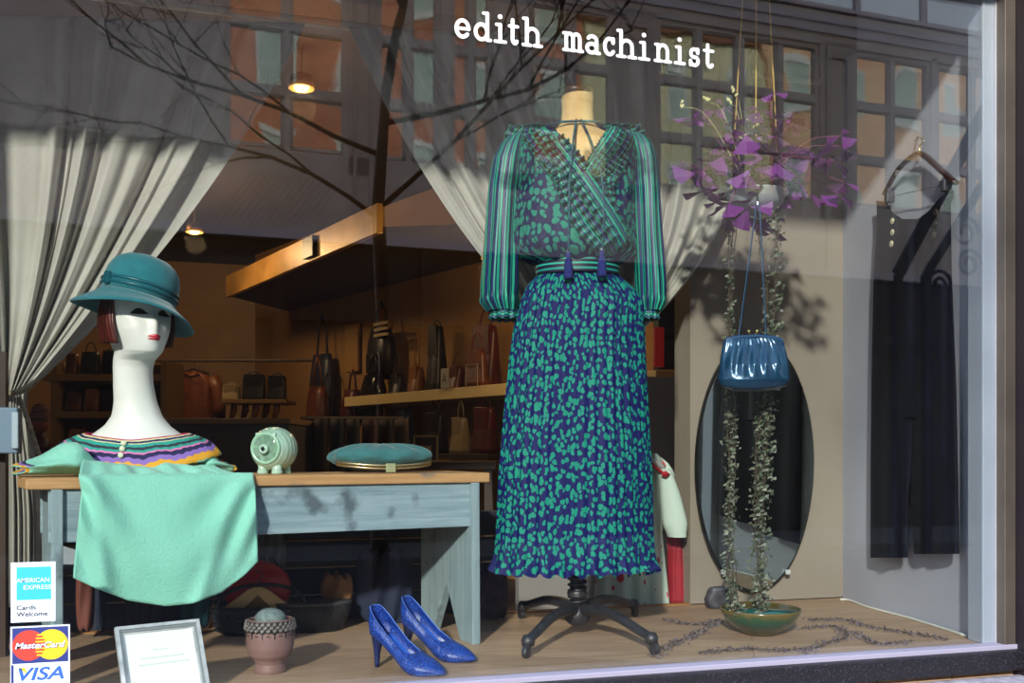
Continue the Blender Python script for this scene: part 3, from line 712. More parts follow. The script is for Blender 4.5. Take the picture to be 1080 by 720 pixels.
# ------------------------------------------------------------------ velvet clutch
cc = BP(403, .19, BENCH_Z); cl = thing('velvet_clutch_bag', 'dusty teal velvet clutch with curved gold frame on right end of bench', 'handbag', cc, math.atan2(bx.y, bx.x)-math.radians(8))
M_velvet = mat('dusty teal velvet', '2F6468', .95, col2='3a7275', scale=14, sheen=.25, bump=.2, bscale=60)
def puff(u, v):
    a = PI*(u)*2; ph = (v-.5)*PI
    c = math.cos(ph); x = .145*c*math.cos(a); y = .095*c*math.sin(a); z = .038*math.sin(ph)
    k = 1+.04*math.sin(9*a)*c**2*(math.sin(ph) > -.2)
    if z > 0: z *= 1+.20*math.sin(11*a+.4)*c
    return Vector((x*k, y*k+.01, .040+z*1.0+(.006 if y < 0 else 0)*c))
MB().grid(puff, 90, 24).build('velvet_body', M_velvet, cl, smooth=True, world=False)
M_gold = mat('pale gold metal', 'D8C49A', .3, .9)
for z_, r_ in ((.020, .0032), (.012, .0028)):
    MB().tube([(.132*math.sin(t), -.0-.098*math.cos(t)**.8, z_+.010*math.sin(t)**2) for t in [lerp(-1.38, 1.38, k/40) for k in range(41)]], r_, 8).build('frame_rail', M_gold, cl, smooth=True, world=False)
mb = MB()
for k in range(46):
    t = lerp(-1.3, 1.3, k/45); mb.box((.135*math.sin(t), -.0-.1005*math.cos(t)**.8, .016+.010*math.sin(t)**2), (.003, .003, .004))
mb.build('frame_beads', mat('dark gold beads', '8a7040', .4, .8), cl, world=False)
MB().bb((-.013, -.108, .002), (.013, -.097, .026)).build('clasp', mat('sage enamel clasp', 'A9AE86', .4, .3), cl, world=False, bevel=.002)

# ------------------------------------------------------------------ blue snakeskin pumps
def snake_mat():
    m = bpy.data.materials.new('blue snakeskin'); m.use_nodes = True; n = m.node_tree.nodes; L = m.node_tree.links; b = n['Principled BSDF']
    t = n.new('ShaderNodeTexCoord'); v = n.new('ShaderNodeTexVoronoi'); v.inputs['Scale'].default_value = 170; v.feature = 'DISTANCE_TO_EDGE'; L.new(t.outputs['Object'], v.inputs['Vector'])
    r = n.new('ShaderNodeValToRGB'); L.new(v.outputs['Distance'], r.inputs[0]); r.color_ramp.elements[0].position = .02; r.color_ramp.elements[0].color = lin('0c1f66'); r.color_ramp.elements[1].position = .30; r.color_ramp.elements[1].color = lin('2C5CC4')
    L.new(r.outputs[0], b.inputs['Base Color']); b.inputs['Roughness'].default_value = .38
    bp = n.new('ShaderNodeBump'); bp.inputs['Strength'].default_value = .4; bp.inputs['Distance'].default_value = .001; L.new(v.outputs['Distance'], bp.inputs['Height']); L.new(bp.outputs[0], b.inputs['Normal']); return m
M_snake = snake_mat(); M_lin = mat('bright blue shoe lining', '2F6FD8', .5); M_solem = mat('dark blue sole', '1c2a5c', .5)
def make_pump(label):
    sh = thing('snakeskin_pump', label, 'shoe', group='pair of blue pumps'); LEN = .215
    sole = lambda s: interp([(0, .082), (.12, .078), (.25, .062), (.4, .036), (.55, .013), (.66, .005), (.8, .003), (1, .007)], s)
    half = lambda s: 1.14*interp([(0, .0002), (.006, .009), (.02, .0155), (.06, .0225), (.13, .027), (.25, .027), (.4, .026), (.55, .033), (.66, .037), (.75, .035), (.85, .026), (.93, .015), (.98, .006), (1, .001)], s)
    topz = lambda s: interp([(0, .148), (.03, .146), (.1, .130), (.2, .108), (.3, .088), (.42, .066), (.52, .052), (.6, .046), (.66, .047), (.75, .040), (.85, .031), (.95, .020), (1, .012)], s)
    openw = lambda s: 0 if s > .63 else math.sqrt(max(0, 1-(s/.63)**7))
    def f(u, v):
        s = u**1.5; a = v*2-1      # v across: -1 left top edge .. 1 right top edge
        hw = half(s); z0 = sole(s); z1 = topz(s); ow = openw(s)
        b = abs(a); sg = 1 if a > 0 else -1
        if b < .35: y = hw*.9*(b/.35); z = z0
        elif b < .8:
            t = (b-.35)/.45; y = hw*lerp(.9, lerp(.8, .93, ow), sm(t))+hw*.16*math.sin(t*PI); z = z0+(z1-z0)*(t*(.72 if ow == 0 else .86))**(.9)
        else:
            t = (b-.8)/.2; ye = hw*lerp(0, .90, ow); y = lerp(hw*lerp(.8, .93, ow), ye, t); z = z0+(z1-z0)*lerp((.72 if ow == 0 else .86)**.9, 1, math.sin(t*PI/2))
        return Vector((s*LEN, sg*y, z))
    sh_ = MB().grid(f, 80, 48); sh_.build('shoe_upper', M_snake, sh, smooth=True, world=False, solid=.0022, off=0)
    MB().grid(lambda u, v: Vector((lerp(.02, .66, u)*LEN, (v*2-1)*half(lerp(.02, .66, u))*.9, sole(lerp(.02, .66, u))+.004)), 24, 8).build('insole', M_lin, sh, smooth=True, world=False)
    # heel
    rg = []
    for k in range(9):
        t = k/8; z = lerp(.084, 0, t); r = interp([(0, .024), (.15, .021), (.35, .013), (.6, .0085), (1, .0065)], t); cx = interp([(0, .027), (.15, .022), (.35, .016), (.6, .014), (1, .014)], t)
        rg.append([Vector((cx+r*(math.cos(2*PI*i/20) if math.cos(2*PI*i/20) < 0 else math.cos(2*PI*i/20)*.75), r*.9*math.sin(2*PI*i/20), z if k else z-.006*(math.cos(2*PI*i/20)))) for i in range(20)])
    MB().ring(rg).build('heel', M_solem, sh, smooth=True, world=False)
    MB().grid(lambda u, v: Vector((lerp(.08, .97, u)*LEN, (v*2-1)*half(lerp(.08, .97, u))*.86, sole(lerp(.08, .97, u))-.0018)), 30, 6).build('sole', M_solem, sh, smooth=True, world=False, solid=.0015, off=0)
    # rim piping
    for sg in (-1, 1):
        MB().tube([f((k/60*.625)**(1/1.5), (1 if sg > 0 else 0)) for k in range(61)], .0011, 5).build('rim_piping', mat('light blue edge', '5C86E0', .4), sh, world=False, smooth=True)
    return sh
p0 = FL(398, 703); p1 = FL(463, 713)
ang = math.atan2((p1-p0).y, (p1-p0).x)
s1 = make_pump('blue snakeskin pump of the pair nearer the window glass'); s1.location = p0-Vector((math.cos(ang), math.sin(ang), 0))*.014; s1.rotation_euler = (0, 0, ang)
s2 = copy_tree(s1); s2['label'] = 'blue snakeskin pump of the pair nearer the bench leg'
q0 = FL(430, 690); s2.location = q0-Vector((math.cos(ang), math.sin(ang), 0))*.012; s2.rotation_euler = (0, 0, ang+math.radians(3))

# ------------------------------------------------------------------ brown ceramic pot with a grey ball
pp = FL(285, 708); pot = thing('ceramic_pot', 'brown ceramic pot with woven dark rim standing left of the blue pumps', 'pot', pp, 0)
M_clay = mat('mauve brown stoneware', '8A6A64', .55, col2='7a5a54', scale=8, bump=.2)
def ribs(prof):
    out = []
    for i in range(len(prof)-1):
        for k in range(6):
            r, z = lerp(prof[i][0], prof[i+1][0], k/6), lerp(prof[i][1], prof[i+1][1], k/6); out.append((r+(.0006 if (i*6+k) % 2 else -.0006)*(.02 < z < .09), z))
    return out+[prof[-1]]
MB().lathe(ribs([(.0, 0), (.036, .0), (.037, .006), (.034, .022), (.038, .030), (.049, .042), (.0545, .060), (.056, .082), (.056, .094), (.054, .122), (.049, .126), (.046, .120), (.048, .09), (.0, .05)]), (0, 0, 0), 48).build('pot_body', M_clay, pot, smooth=True, world=False)
mb = MB(); mb2 = MB(); M_dk = mat('black woven cane', '1c1a1c', .5); M_peg = mat('pewter peg', '9a928a', .4, .4)
for k in range(26):
    a = 2*PI*k/26
    for (z, ph, r) in ((.119, 0, .055), (.112, .5, .057), (.105, 0, .058)):
        aa = a+ph*2*PI/26; R = Matrix.Rotation(aa, 3, 'Z')@Matrix.Rotation(.5, 3, 'X'); mb2.box((r*math.cos(aa), r*math.sin(aa), z), (.004, .0075, .006), R)
    R = Matrix.Rotation(a, 3, 'Z'); mb.box((.0575*math.cos(a), .0575*math.sin(a), .092), (.002, .0085 if k % 2 else .0018, .013 if k % 2 == 0 else .0016), R)
    mb.box((.0575*math.cos(a), .0575*math.sin(a), .0985), (.002, .0085 if k % 2 == 0 else .0018, .002), R)
mb.lathe([(.0555, .099), (.0565, .099), (.0565, .121), (.0545, .124), (.0535, .121)], (0, 0, 0), 48)
mb.build('woven_rim', M_dk, pot, world=False); mb2.build('rim_pegs', M_peg, pot, world=False)
ball = MB(); ball.lathe([(.034*math.sin(t), -.024*math.cos(t)) for t in [PI*k/14 for k in range(15)]], (0, 0, 0), 28)
for k in range(420):
    z = 1-2*(k+.5)/420; a = k*2.39996; r = math.sqrt(1-z*z); n_ = Vector((r*math.cos(a), r*math.sin(a), z)); p = Vector((n_.x*.034, n_.y*.034, n_.z*.024)); ball.tube([p, p+n_*.0028], [.0012, .0004], 4)
ball.v = [v+pp+Vector((0, .004, .123)) for v in ball.v]
tag(ball.build('prickly_ball', mat('grey green prickly', '6b7a78', .8, col2='8b9996', scale=80), smooth=True), 'grey prickly ball resting inside the brown ceramic pot', 'ball')

# ------------------------------------------------------------------ silver frame with a card
fa = W(120, 663, 2.10); fb = W(208, 654, 2.205); fx = (fb-fa); fw = fx.length; fx.z = 0; fx.normalize(); fw = .178
nn = Vector((fx.y, -fx.x, 0)); up = (Vector((0, 0, 1))*.163-(-nn)*-.0-nn*0)
top = fa.copy(); k_ = .075; up = (Vector((0, 0, fa.z))-nn*k_); H_ = up.length; up.normalize(); bot = fa-up*H_; fn2 = fx.cross(up).normalized()
pf = thing('picture_frame', 'silver picture frame holding a white card leaning near the window glass', 'picture frame', (bot+fx*fw/2), 0)
M_silver = mat('brushed silver moulding', 'D2D4D4', .45, .25, col2='AEB2B2', scale=40, stretch=(1, 1, 1))
for (d0, d1, t_) in ((0, .007, .012), (.007, .013, .009), (.013, .0165, .006)):
    mb = MB()
    for (x0, x1, y0, y1) in ((d0, fw-d0, d0, d1), (d0, fw-d0, H_-d1, H_-d0), (d0, d1, d1, H_-d1), (fw-d1, fw-d0, d1, H_-d1)): mb.prism([(x0, y0), (x1, y0), (x1, y1), (x0, y1)], bot, fx, up, fn2, t_)
    mb.build('frame_moulding', M_silver if d0 != .007 else mat('dark silver groove', '8f9494', .5, .3), pf, bevel=.0008)
mb = MB(); mb.prism([(.01, .01), (fw-.01, .01), (fw-.01, H_-.01), (.01, H_-.01)], bot, fx, up, fn2, .003); mb.build('card', mat('white card', 'F3F4F0', .7), pf)
mb = MB(); mb.prism([(.004, .004), (fw-.004, .004), (fw-.004, H_-.004), (.004, H_-.004)], bot-fn2*.003, fx, up, fn2, .003); mb.build('backing_board', M_black, pf)
mb = MB(); sb = bot+fx*fw*.5+up*H_*.6-fn2*.003; mb.prism([(-.015, 0), (.015, 0), (.02, 1), (-.02, 1)], sb, fx, (Vector((sb.x, sb.y, 0))-nn*.04+Vector((0, 0, .001))-sb), -fn2, .002); mb.build('easel_back', M_black, pf)
M_faint = mat('faint green print', 'C9D8C6', .8)
def scrib(wd2, y, x0):
    mb = MB(); x = x0
    while x < x0+wd2:
        w_ = random.uniform(.003, .009); mb.prism([(x, y), (x+w_, y), (x+w_, y+.0028), (x, y+.0028)], bot+fn2*.0032, fx, up, fn2, .0002); x += w_+.0018
    return mb
for (w_, y, x0) in ((.032, .105, .072), (.090, .088, .045), (.100, .074, .040)): scrib(w_, y, x0).build('printed_line', M_faint, pf)

# ------------------------------------------------------------------ glazed bowl
bw = FL(802, 668); bowl = thing('glazed_bowl', 'green glazed pottery bowl on the floor beneath the hanging vines', 'bowl', bw, 0)
def bowl_mat():
    m = bpy.data.materials.new('drip glazed stoneware'); m.use_nodes = True; n = m.node_tree.nodes; L = m.node_tree.links; b = n['Principled BSDF']
    t = n.new('ShaderNodeTexCoord'); s = n.new('ShaderNodeSeparateXYZ'); L.new(t.outputs['Object'], s.inputs[0])
    nz = n.new('ShaderNodeTexNoise'); nz.inputs['Scale'].default_value = 30; L.new(t.outputs['Object'], nz.inputs['Vector'])
    x = mathn(n, L, 'MULTIPLY_ADD', nz.outputs[0], .03, s.outputs['Z'])
    r = n.new('ShaderNodeValToRGB'); L.new(mathn(n, L, 'MULTIPLY', x, 12), r.inputs[0]); e = r.color_ramp
    e.elements[0].position = .2; e.elements[0].color = lin('4a3c22'); e.elements[1].position = .95; e.elements[1].color = lin('6a5c2c')
    for p, c in ((.45, '3a4226'), (.6, '1c4c40'), (.8, '285438')): q = e.elements.new(p); q.color = lin(c)
    L.new(r.outputs[0], b.inputs['Base Color']); b.inputs['Roughness'].default_value = .2; b.inputs['Coat Weight'].default_value = .7; return m
MB().lathe([(0, 0), (.048, 0), (.05, .006), (.075, .022), (.098, .042), (.112, .066), (.1135, .073), (.110, .074), (.094, .046), (.07, .027), (.04, .014), (0, .010)], (0, 0, 0), 56).build('bowl_body', bowl_mat(), bowl, smooth=True, world=False)
MB().lathe([(.1085, .071), (.093, .0475), (.069, .0285), (.04, .0155), (0, .0115)], (0, 0, 0), 56).build('inner_glaze', mat('deep teal glaze', '124a48', .1, col2='1a5c56', scale=20, coat=1), bowl, smooth=True, world=False)

# ------------------------------------------------------------------ dress form on its iron stand
DZ = 2.8; K = DZ/FOC
droot = W(609, 668, DZ); droot.z = 0
def dx(px): return (px-609)*K
def dz(py): return EYE+(HOR-py)*K
form = thing('dress_form', 'vintage dress form with linen neck and black knob on iron claw stand', 'dress form', droot, -YAW)
M_linen = mat('aged tan linen', 'E6C48C', .75, col2='C79F66', scale=10, bump=.1, bscale=200)
M_iron2 = mat('grey cast iron', '3c3d44', .45, .6, col2='4d4a4c', scale=30, bump=.2)
rg = []
for py, w_, d in ((96, 17, 16), (104, 17.5, 16), (118, 17, 16), (130, 18, 17), (138, 24, 21), (146, 42, 30), (156, 56, 36), (175, 58, 38), (205, 57, 40), (240, 48, 34), (270, 37, 23), (292, 36, 22), (330, 50, 32), (360, 52, 36), (375, 50, 34)):
    rg.append([Vector((w_*K*math.cos(2*PI*k/40)*.97, d*K*math.sin(2*PI*k/40), dz(py))) for k in range(40)])
MB().ring(rg[::-1]).build('torso', M_linen, form, smooth=True, world=False)
MB().lathe([(0, dz(101)), (.052, dz(101)), (.053, dz(98)), (.050, dz(95)), (0, dz(94))], (dx(607), 0, 0), 32, sx=.93, sy=.9).build('neck_cap', mat('dark varnished wood', '4a3018', .35, coat=.5), form, smooth=True, world=False)
kp = [(0, dz(96)), (.014, dz(96)), (.012, dz(93)), (.020, dz(90)), (.0225, dz(85)), (.0215, dz(82.5)), (.0235, dz(81)), (.0225, dz(77)), (.0215, dz(75.5)), (.022, dz(73)), (.017, dz(69)), (.008, dz(66)), (0, dz(65.3))]
MB().lathe(kp, (dx(603), 0, 0), 24).build('knob_finial', mat('black turned wood', '14100f', .3, coat=.6), form, smooth=True, world=False)
mb = MB(); mb.lathe([(.014, .10), (.014, dz(370))], (0, 0, 0), 16); mb.lathe([(.02, .1), (.03, .12), (.022, .13), (.018, .2), (.02, .25)], (0, 0, 0), 20); mb.build('stand_pole', M_iron2, form, smooth=True, world=False)
mb = MB(); mb.tube([(.024*math.cos(t), .024*math.sin(t), .085+.10*t/(PI*12)) for t in [k*.3 for k in range(126)]], .0045, 6); mb.build('coil_spring', M_iron2, form, smooth=True, world=False)
MB().lathe([(0, .03), (.022, .032), (.036, .045), (.040, .062), (.034, .08), (.024, .09), (0, .092)], (0, 0, 0), 24).build('hub', M_iron2, form, smooth=True, world=False)
ir2 = Matrix.Rotation(YAW, 3, 'Z')
for (px, py) in ((557, 693), (687, 690), (552, 653), (668, 651)):
    e = FL(px, py)-droot; e.z = 0; e = ir2@e
    c = Vector((0, 0, .07)); d = Vector((e.x, e.y, 0)).normalized(); L_ = e.length
    pts = [c, c+d*L_*.25+Vector((0, 0, .012)), c+d*L_*.55+Vector((0, 0, .008)), c+d*L_*.85+Vector((0, 0, -.016)), c+d*L_+Vector((0, 0, -.026))]
    pts = catmull(pts, 6); leg_ = MB().tube(pts, [lerp(.017, .011, i/(len(pts)-1)) for i in range(len(pts))], 10, 1.0); leg_.lathe([(0, .028), (.016, .03), (.018, .043), (.012, .056), (0, .058)], (e.x, e.y, 0), 14); lg = leg_.build('stand_leg', M_iron2, form, smooth=True, world=False)
    s_ = Vector((-d.y, d.x, 0)); R = Matrix((d, s_, Vector((0, 0, 1)))).transposed()
    wh = MB().lathe([(0, -.006), (.015, -.006), (.016, -.003), (.016, .003), (.015, .006), (0, .006)], (e.x+d.x*.012, e.y+d.y*.012, .0165), 18, R@Matrix.Rotation(PI/2, 3, 'X')); wh.box((e.x+d.x*.006, e.y+d.y*.006, .028), (.02, .016, .008), R); wh.build('caster', M_iron2, lg, world=False)

# ------------------------------------------------------------------ the dress
dress = thing('pleated_dress', 'teal and navy spotted dress with ruffled neck and pleated skirt on form', 'dress', droot, -YAW)
M_spotB = spots_mat('navy bodice with teal spots', '0c1144', '13806a', 50, .36, (1.0, .85, 1), rough=.65)
M_spotS = spots_mat('royal navy skirt with teal spots', '081056', '108a72', 60, .34, (1.15, .8, 1), rough=.65)
M_strS = stripes_mat('teal navy and black stripes', [(0, '1c9c80'), (.26, '080c22'), (.40, '182268'), (.58, '10142e'), (.70, '1c9088'), (.86, '12183a')], .026, 'X', .5)
M_strR = stripes_mat('narrow ruffle stripes', [(0, '1c9c80'), (.34, '080c1c'), (.5, '1c2a80'), (.62, '080c1c'), (.7, '1c9080'), (.8, '0c1024')], .016, 'Y', .5)
# skirt
SK = [(286, 40, 609), (290, 42, 609), (296, 49, 609), (305, 57, 611), (320, 65, 613), (345, 68, 610), (380, 71, 608), (430, 75, 607), (500, 80, 606), (560, 82, 605), (585, 83.5, 605), (594, 85, 605), (601, 86.5, 605)]
def skirt(u, v):
    py = lerp(286, 601, v); w_ = interp([(a, b) for a, b, c in SK], py)*K; cx = dx(interp([(a, c) for a, b, c in SK], py)); a = 2*PI*u
    amp = lerp(.06, .055, v)*(1 if v > .04 else v/.04)
    x = (u*46) % 1; pl = (abs(x-.5)*2)**.8-.5 ; pl += .25*math.sin(u*2*PI*17+3*math.sin(v*2))
    hem = max(0, (v-.93)/.07); 
    r = 1+amp*pl*.6+hem**1.5*.05*math.sin(u*2*PI*31)*1.0+.012*math.sin(u*2*PI*5+1)
    zz = dz(py)+hem*.006*math.sin(u*2*PI*31+1)
    return Vector((cx+w_*r*math.cos(a), w_*.66*r*math.sin(a), zz))
MB().grid(skirt, 552, 70, uv=lambda u, v: (u*1.35, (1-v)*.84)).build('pleated_skirt', M_spotS, dress, smooth=True, world=False)
# bodice: wrapped front with a V opening
BD = [(134, 24, 17, 609), (140, 44, 26, 609), (148, 60, 34, 610), (160, 64, 39, 609), (185, 63, 42, 607), (220, 64, 44, 606), (245, 65, 46, 605), (260, 65, 46, 605), (268, 61, 43, 606), (273, 53, 37, 607), (278, 42, 30, 609), (284, 42, 30, 609)]
def bod(u, v):
    py = lerp(134, 278, v); a = 2*PI*u; w_ = interp([(q[0], q[1]) for q in BD], py)*K; d = interp([(q[0], q[2]) for q in BD], py)*K; cx = dx(interp([(q[0], q[3]) for q in BD], py))
    g = sm((v-.72)/.25); r = 1+.018*math.sin(a*26)*g+.010*math.sin(a*9+4*v)+.012*math.sin(a*4+v*9)
    c, s = math.cos(a), math.sin(a); c = math.copysign(abs(c)**.85, c)
    return Vector((cx+w_*r*c, d*r*s, dz(py)+.004*math.sin(a*13)*g))
def inV(u, v):
    py = lerp(134, 278, v); p = bod(u, v); 
    if p.y > 0: return False
    px = 609+p.x/K; return py < 186 and (575+(py-134)*.72) < px < (644-(py-134)*.60)
MB().grid(bod, 240, 90, uv=lambda u, v: (u*1.05, (1-v)*.40), skip=inV).build('bodice', M_spotB, dress, smooth=True, world=False, solid=.002, off=1)
# waistband
WBm = stripes_mat('waistband stripes', [(0, '101430'), (.16, '1f8f84'), (.26, '101430'), (.42, '2aa890'), (.52, '101430'), (.70, '1f8f84'), (.82, '101430')], .048, 'Y', .5)
def wb(u, v):
    py = lerp(274, 292, v); a = 2*PI*u; return Vector(((43+.5*math.sin(v*PI))*K*math.cos(a), 31.5*K*math.sin(a), dz(py)))
MB().grid(wb, 96, 8, uv=lambda u, v: (u, v*.048)).build('waistband', WBm, dress, smooth=True, world=False, solid=.002, off=1)
# sleeves
def mk_sleeve(tab, side):
    def f(u, v):
        py = lerp(140, 328, v); a = 2*PI*u; cx = dx(interp([(t[0], t[1]) for t in tab], py)); w_ = interp([(t[0], t[2]) for t in tab], py)*K
        g = .05*math.sin(a*9)*(.4+v)+.04*math.sin(a*5+v*6)
        if v > .93: g += .06*math.sin(a*15)
        return Vector((cx+w_*(1+g)*math.cos(a), .0+w_*1.25*(1+g)*math.sin(a), dz(py)-.02*side*math.cos(a)*(1-sm(v*6))*-1*0))
    MB().grid(f, 120, 60, uv=lambda u, v: (u*.36, v*.5)).build('sleeve', M_strS, dress, smooth=True, world=False)
    def g(u, v):
        py = lerp(326, 337, v); a = 2*PI*u; cx = dx(interp([(t[0], t[1]) for t in tab], 328))-side*.006; w_ = interp([(t[0], t[2]) for t in tab], 328)*K*(.86+.22*v+.08*math.sin(a*12)*v)
        return Vector((cx+w_*math.cos(a), w_*1.2*math.sin(a), dz(py)+.003*math.sin(a*12)*v))
    MB().grid(g, 96, 8, uv=lambda u, v: (u*.36, v*.03)).build('cuff_frill', M_strR, dress, smooth=True, world=False, solid=.0015)
mk_sleeve([(140, 549, 4), (146, 544, 10), (155, 540, 14), (170, 536, 17), (200, 532, 17.5), (250, 529.5, 18.5), (300, 527.5, 19.5), (318, 527, 19), (328, 530, 15)], -1)
mk_sleeve([(140, 668, 4), (146, 673, 10), (155, 677, 13), (170, 680, 14), (200, 682, 14), (250, 684, 14.5), (300, 686.5, 15.5), (318, 687, 15), (328, 686, 11)], 1)
# ruffles
def surf(px, py):
    # point on the bodice front nearest a column/row
    w_ = interp([(q[0], q[1]) for q in BD], py)*K; d = interp([(q[0], q[2]) for q in BD], py)*K; cx = dx(interp([(q[0], q[3]) for q in BD], py))
    c = max(-1, min(1, (dx(px)-cx)/w_)); s = math.sqrt(max(0, 1-abs(c)**(2/.85)*1.0)); return Vector((dx(px), -d*s, dz(py)))
def ruffle(path, width, waves, side, amp=.012, n=140, lift=.006, name='ruffle', base=0):
    P = [Vector((a, b, 0)) for a, b in path]; C_ = catmull(P, n//(len(P)-1))
    def at(t):
        i = t*(len(C_)-1); k = min(int(i), len(C_)-2); return C_[k].lerp(C_[k+1], i-k)
    def f(u, v):
        p = at(u); q = at(min(1, u+.01)); r = at(max(0, u-.01)); d = (q-r); d.normalize(); nrm = Vector((-d.y, d.x, 0))*side
        w_ = width*(.75+.25*math.sin(u*PI))
        ph = u*waves*2*PI
        e = v*w_; px = p.x+nrm.x*e+d.x*math.cos(ph)*v*3.2; py = p.y+nrm.y*e+d.y*math.cos(ph)*v*3.2
        s = surf(px, min(282, max(134, py))); s.y -= lift+base+v*amp*(1+math.sin(ph)); return s
    MB().grid(f, n, 8, uv=lambda u, v: (u*.4, v*.034)).build(name, M_strR, dress, smooth=True, world=False, solid=.001)
Lp = [(577, 134), (572, 142), (583, 160), (599, 182), (616, 205), (634, 232), (655, 262)]
ruffle([(580, 134), (566, 134), (553, 141), (546, 152), (548, 160)], 16, 9, 1, .010)
ruffle(Lp, 26, 22, 1, .010); ruffle(Lp, 15, 20, 1, .012, base=.008)
ruffle(Lp[2:], 13, 14, -1, .012); 
ruffle([(584, 150), (590, 175), (596, 200), (604, 225), (618, 250), (634, 268)], 14, 16, 1, .012, base=.004)
Rp = [(640, 134), (645, 142), (637, 158), (625, 176), (615, 192)]
ruffle(Rp, 24, 13, -1, .011); ruffle(Rp, 13, 12, -1, .012, base=.008)
ruffle([(642, 134), (655, 137), (666, 146), (669, 158)], 14, 9, -1, .010)
ruffle([(650, 170), (640, 185), (630, 200), (634, 215)], 14, 9, -1, .012)
for (a, b) in ((Lp[:5], .0), (Rp, .004)):
    def fl(u, v, a=a, b=b):
        C_ = catmull([Vector((x, y, 0)) for x, y in a], 10); i = u*(len(C_)-1); k = min(int(i), len(C_)-2); p = C_[k].lerp(C_[k+1], i-k)
        s = surf(p.x+(v-.5)*7*(1), p.y); s.y -= .010+b; return s
    MB().grid(fl, 50, 4, uv=lambda u, v: (u, v*.026)).build('neck_facing', M_strR, dress, smooth=True, world=False, solid=.002)
def fw_(u, v):
    px = lerp(612, 657, u); py = lerp(198, 262, u)+(v-.5)*13*1.0; s = surf(px+(v-.5)*-7, py); s.y -= .016; return s
MB().grid(fw_, 40, 5, uv=lambda u, v: (u, v*.03)).build('wrap_facing', M_strR, dress, smooth=True, world=False, solid=.002)
# ties and tassels
M_cord = mat('teal and navy cord', '1d6f78', .6, col2='161c40', scale=90)
mb = MB(); mb.tube([surf(px, py)+Vector((0, -.014, 0)) for px, py in ((574, 134), (590, 135), (607, 136), (625, 135), (646, 133))], .0035, 6); mb.build('tie_cord', M_cord, dress, smooth=True, world=False)
for tab in (((606, 136), (602, 160), (598, 200), (597, 240), (597, 276)), ((611, 136), (620, 165), (630, 200), (632, 240), (631, 274))):
    pts = [surf(px, py)+Vector((0, -.026, 0)) for px, py in tab]; mb = MB(); mb.tube(catmull(pts, 6), .0028, 6); cd = mb.build('tie_cord', M_cord, dress, smooth=True, world=False)
    p = pts[-1]; p.y = min(p.y, -31.5*K-.016); mb = MB(); mb.lathe([(0, .006), (.006, .004), (.007, -.004), (.005, -.010), (.010, -.02), (.0135, -.06), (.012, -.068), (0, -.066)], p, 16, fn=lambda a, r: .003*math.sin(a*8)); mb.build('tassel', mat('navy tassel', '232a70', .8, bump=.6, bscale=300), dress, smooth=True, world=False)
    MB().lathe([(0, .012), (.005, .011), (.005, .003), (0, .002)], p, 12).build('silver_bead', mat('silver bead', 'B5B8BC', .3, .9), dress, smooth=True, world=False)

# ------------------------------------------------------------------ curtains
M_curt = mat('grey beige curtain linen', 'B6B2AA', .9, col2='AAA69C', scale=8, sheen=.3, bump=.08, bscale=300)
CY = 2.97
def cpt(px, py, off=0): 
    return PY(px, py, CY+off)
def curtain(name, label, topL, topR, ctlL, ctlR, tie, tiew, bot, folds, yend, seed, dir_=1):
    rt = thing(name, label, 'curtain', PY(tie[0], yend, CY))
    rnd = random.Random(seed); phs = [rnd.uniform(0, 6.28) for _ in range(4)]
    def f(u, v):
        top = (lerp(topL[0], topR[0], u), lerp(topL[1], topR[1], u)); ctl = (lerp(ctlL[0], ctlR[0], u), lerp(ctlL[1], ctlR[1], u)); g = (tie[0]+(u-.5)*tiew, tie[1]+ (u-.5)*4)
        ph = u*folds*2*PI+1.6*math.sin(u*9+phs[0])+.9*math.sin(u*19+phs[1])
        if v < .75:
            t = v/.75; a = (1-t)**2; b = 2*t*(1-t); c = t*t
            px = top[0]*a+ctl[0]*b+g[0]*c; py = top[1]*a+ctl[1]*b+g[1]*c; amp = lerp(.032, .020, t)
        else:
            t = (v-.75)/.25; px = g[0]+(lerp(bot[0], bot[1], u)-g[0])*sm(t*1.6 if t < .62 else 1); py = lerp(g[1], yend, t); amp = lerp(.012, .02, t)
        fold = (math.sin(ph)*.8+.5*math.sin(2.3*ph+phs[2]+1.5*v)+.10*math.sin(5.1*ph+phs[3])); 
        return cpt(px+2.0*math.cos(ph)*(1-v), py, amp*fold-.02*math.sin(v*PI))
    MB().grid(f, 360, 110).build('curtain_cloth', M_curt, rt, smooth=True, solid=.0015, off=0)
    return rt, f
c1, _ = curtain('tied_curtain', 'grey beige curtain swept left to a rope tieback behind the hat', (-120, 14), (322, 24), (-40, 200), (222, 238), (14, 412), 28, (-8, 48), 5.5, 640, 3)
c2, _ = curtain('tied_curtain', 'grey beige curtain parted behind the dress from either side', (368, 27), (790, 52), (470, 262), (806, 250), (626, 372), 40, (596, 660), 7, 560, 5)
c1['group'] = c2['group'] = 'grey beige curtains'
del c1['group'], c2['group']
M_rope = mat('pale twisted rope', 'B5AA94', .85, col2='8d836e', scale=60, bump=.5, bscale=120)
def rope(pts, r, parent, name):
    pts = catmull(pts, 10); mb = MB()
    for s in range(3):
        q = []
        for i, p in enumerate(pts):
            a = i*.7+s*2*PI/3; d = (pts[min(i+1, len(pts)-1)]-pts[max(0, i-1)]).normalized(); e = d.cross(Vector((0, 1, 0))).normalized(); f_ = d.cross(e); q.append(p+e*math.cos(a)*r*.55+f_*math.sin(a)*r*.55)
        mb.tube(q, r*.6, 6)
    mb.build(name, M_rope, parent, smooth=True)
rp = thing('rope_tieback', 'twisted rope tieback round the left curtain', 'tieback', PY(14, 480, CY-.06))
rope([cpt(-6, 410, -.06), cpt(8, 414, -.075), cpt(20, 413, -.07), cpt(29, 408, -.03), cpt(30, 405, .05)], .008, rp, 'rope_loop')
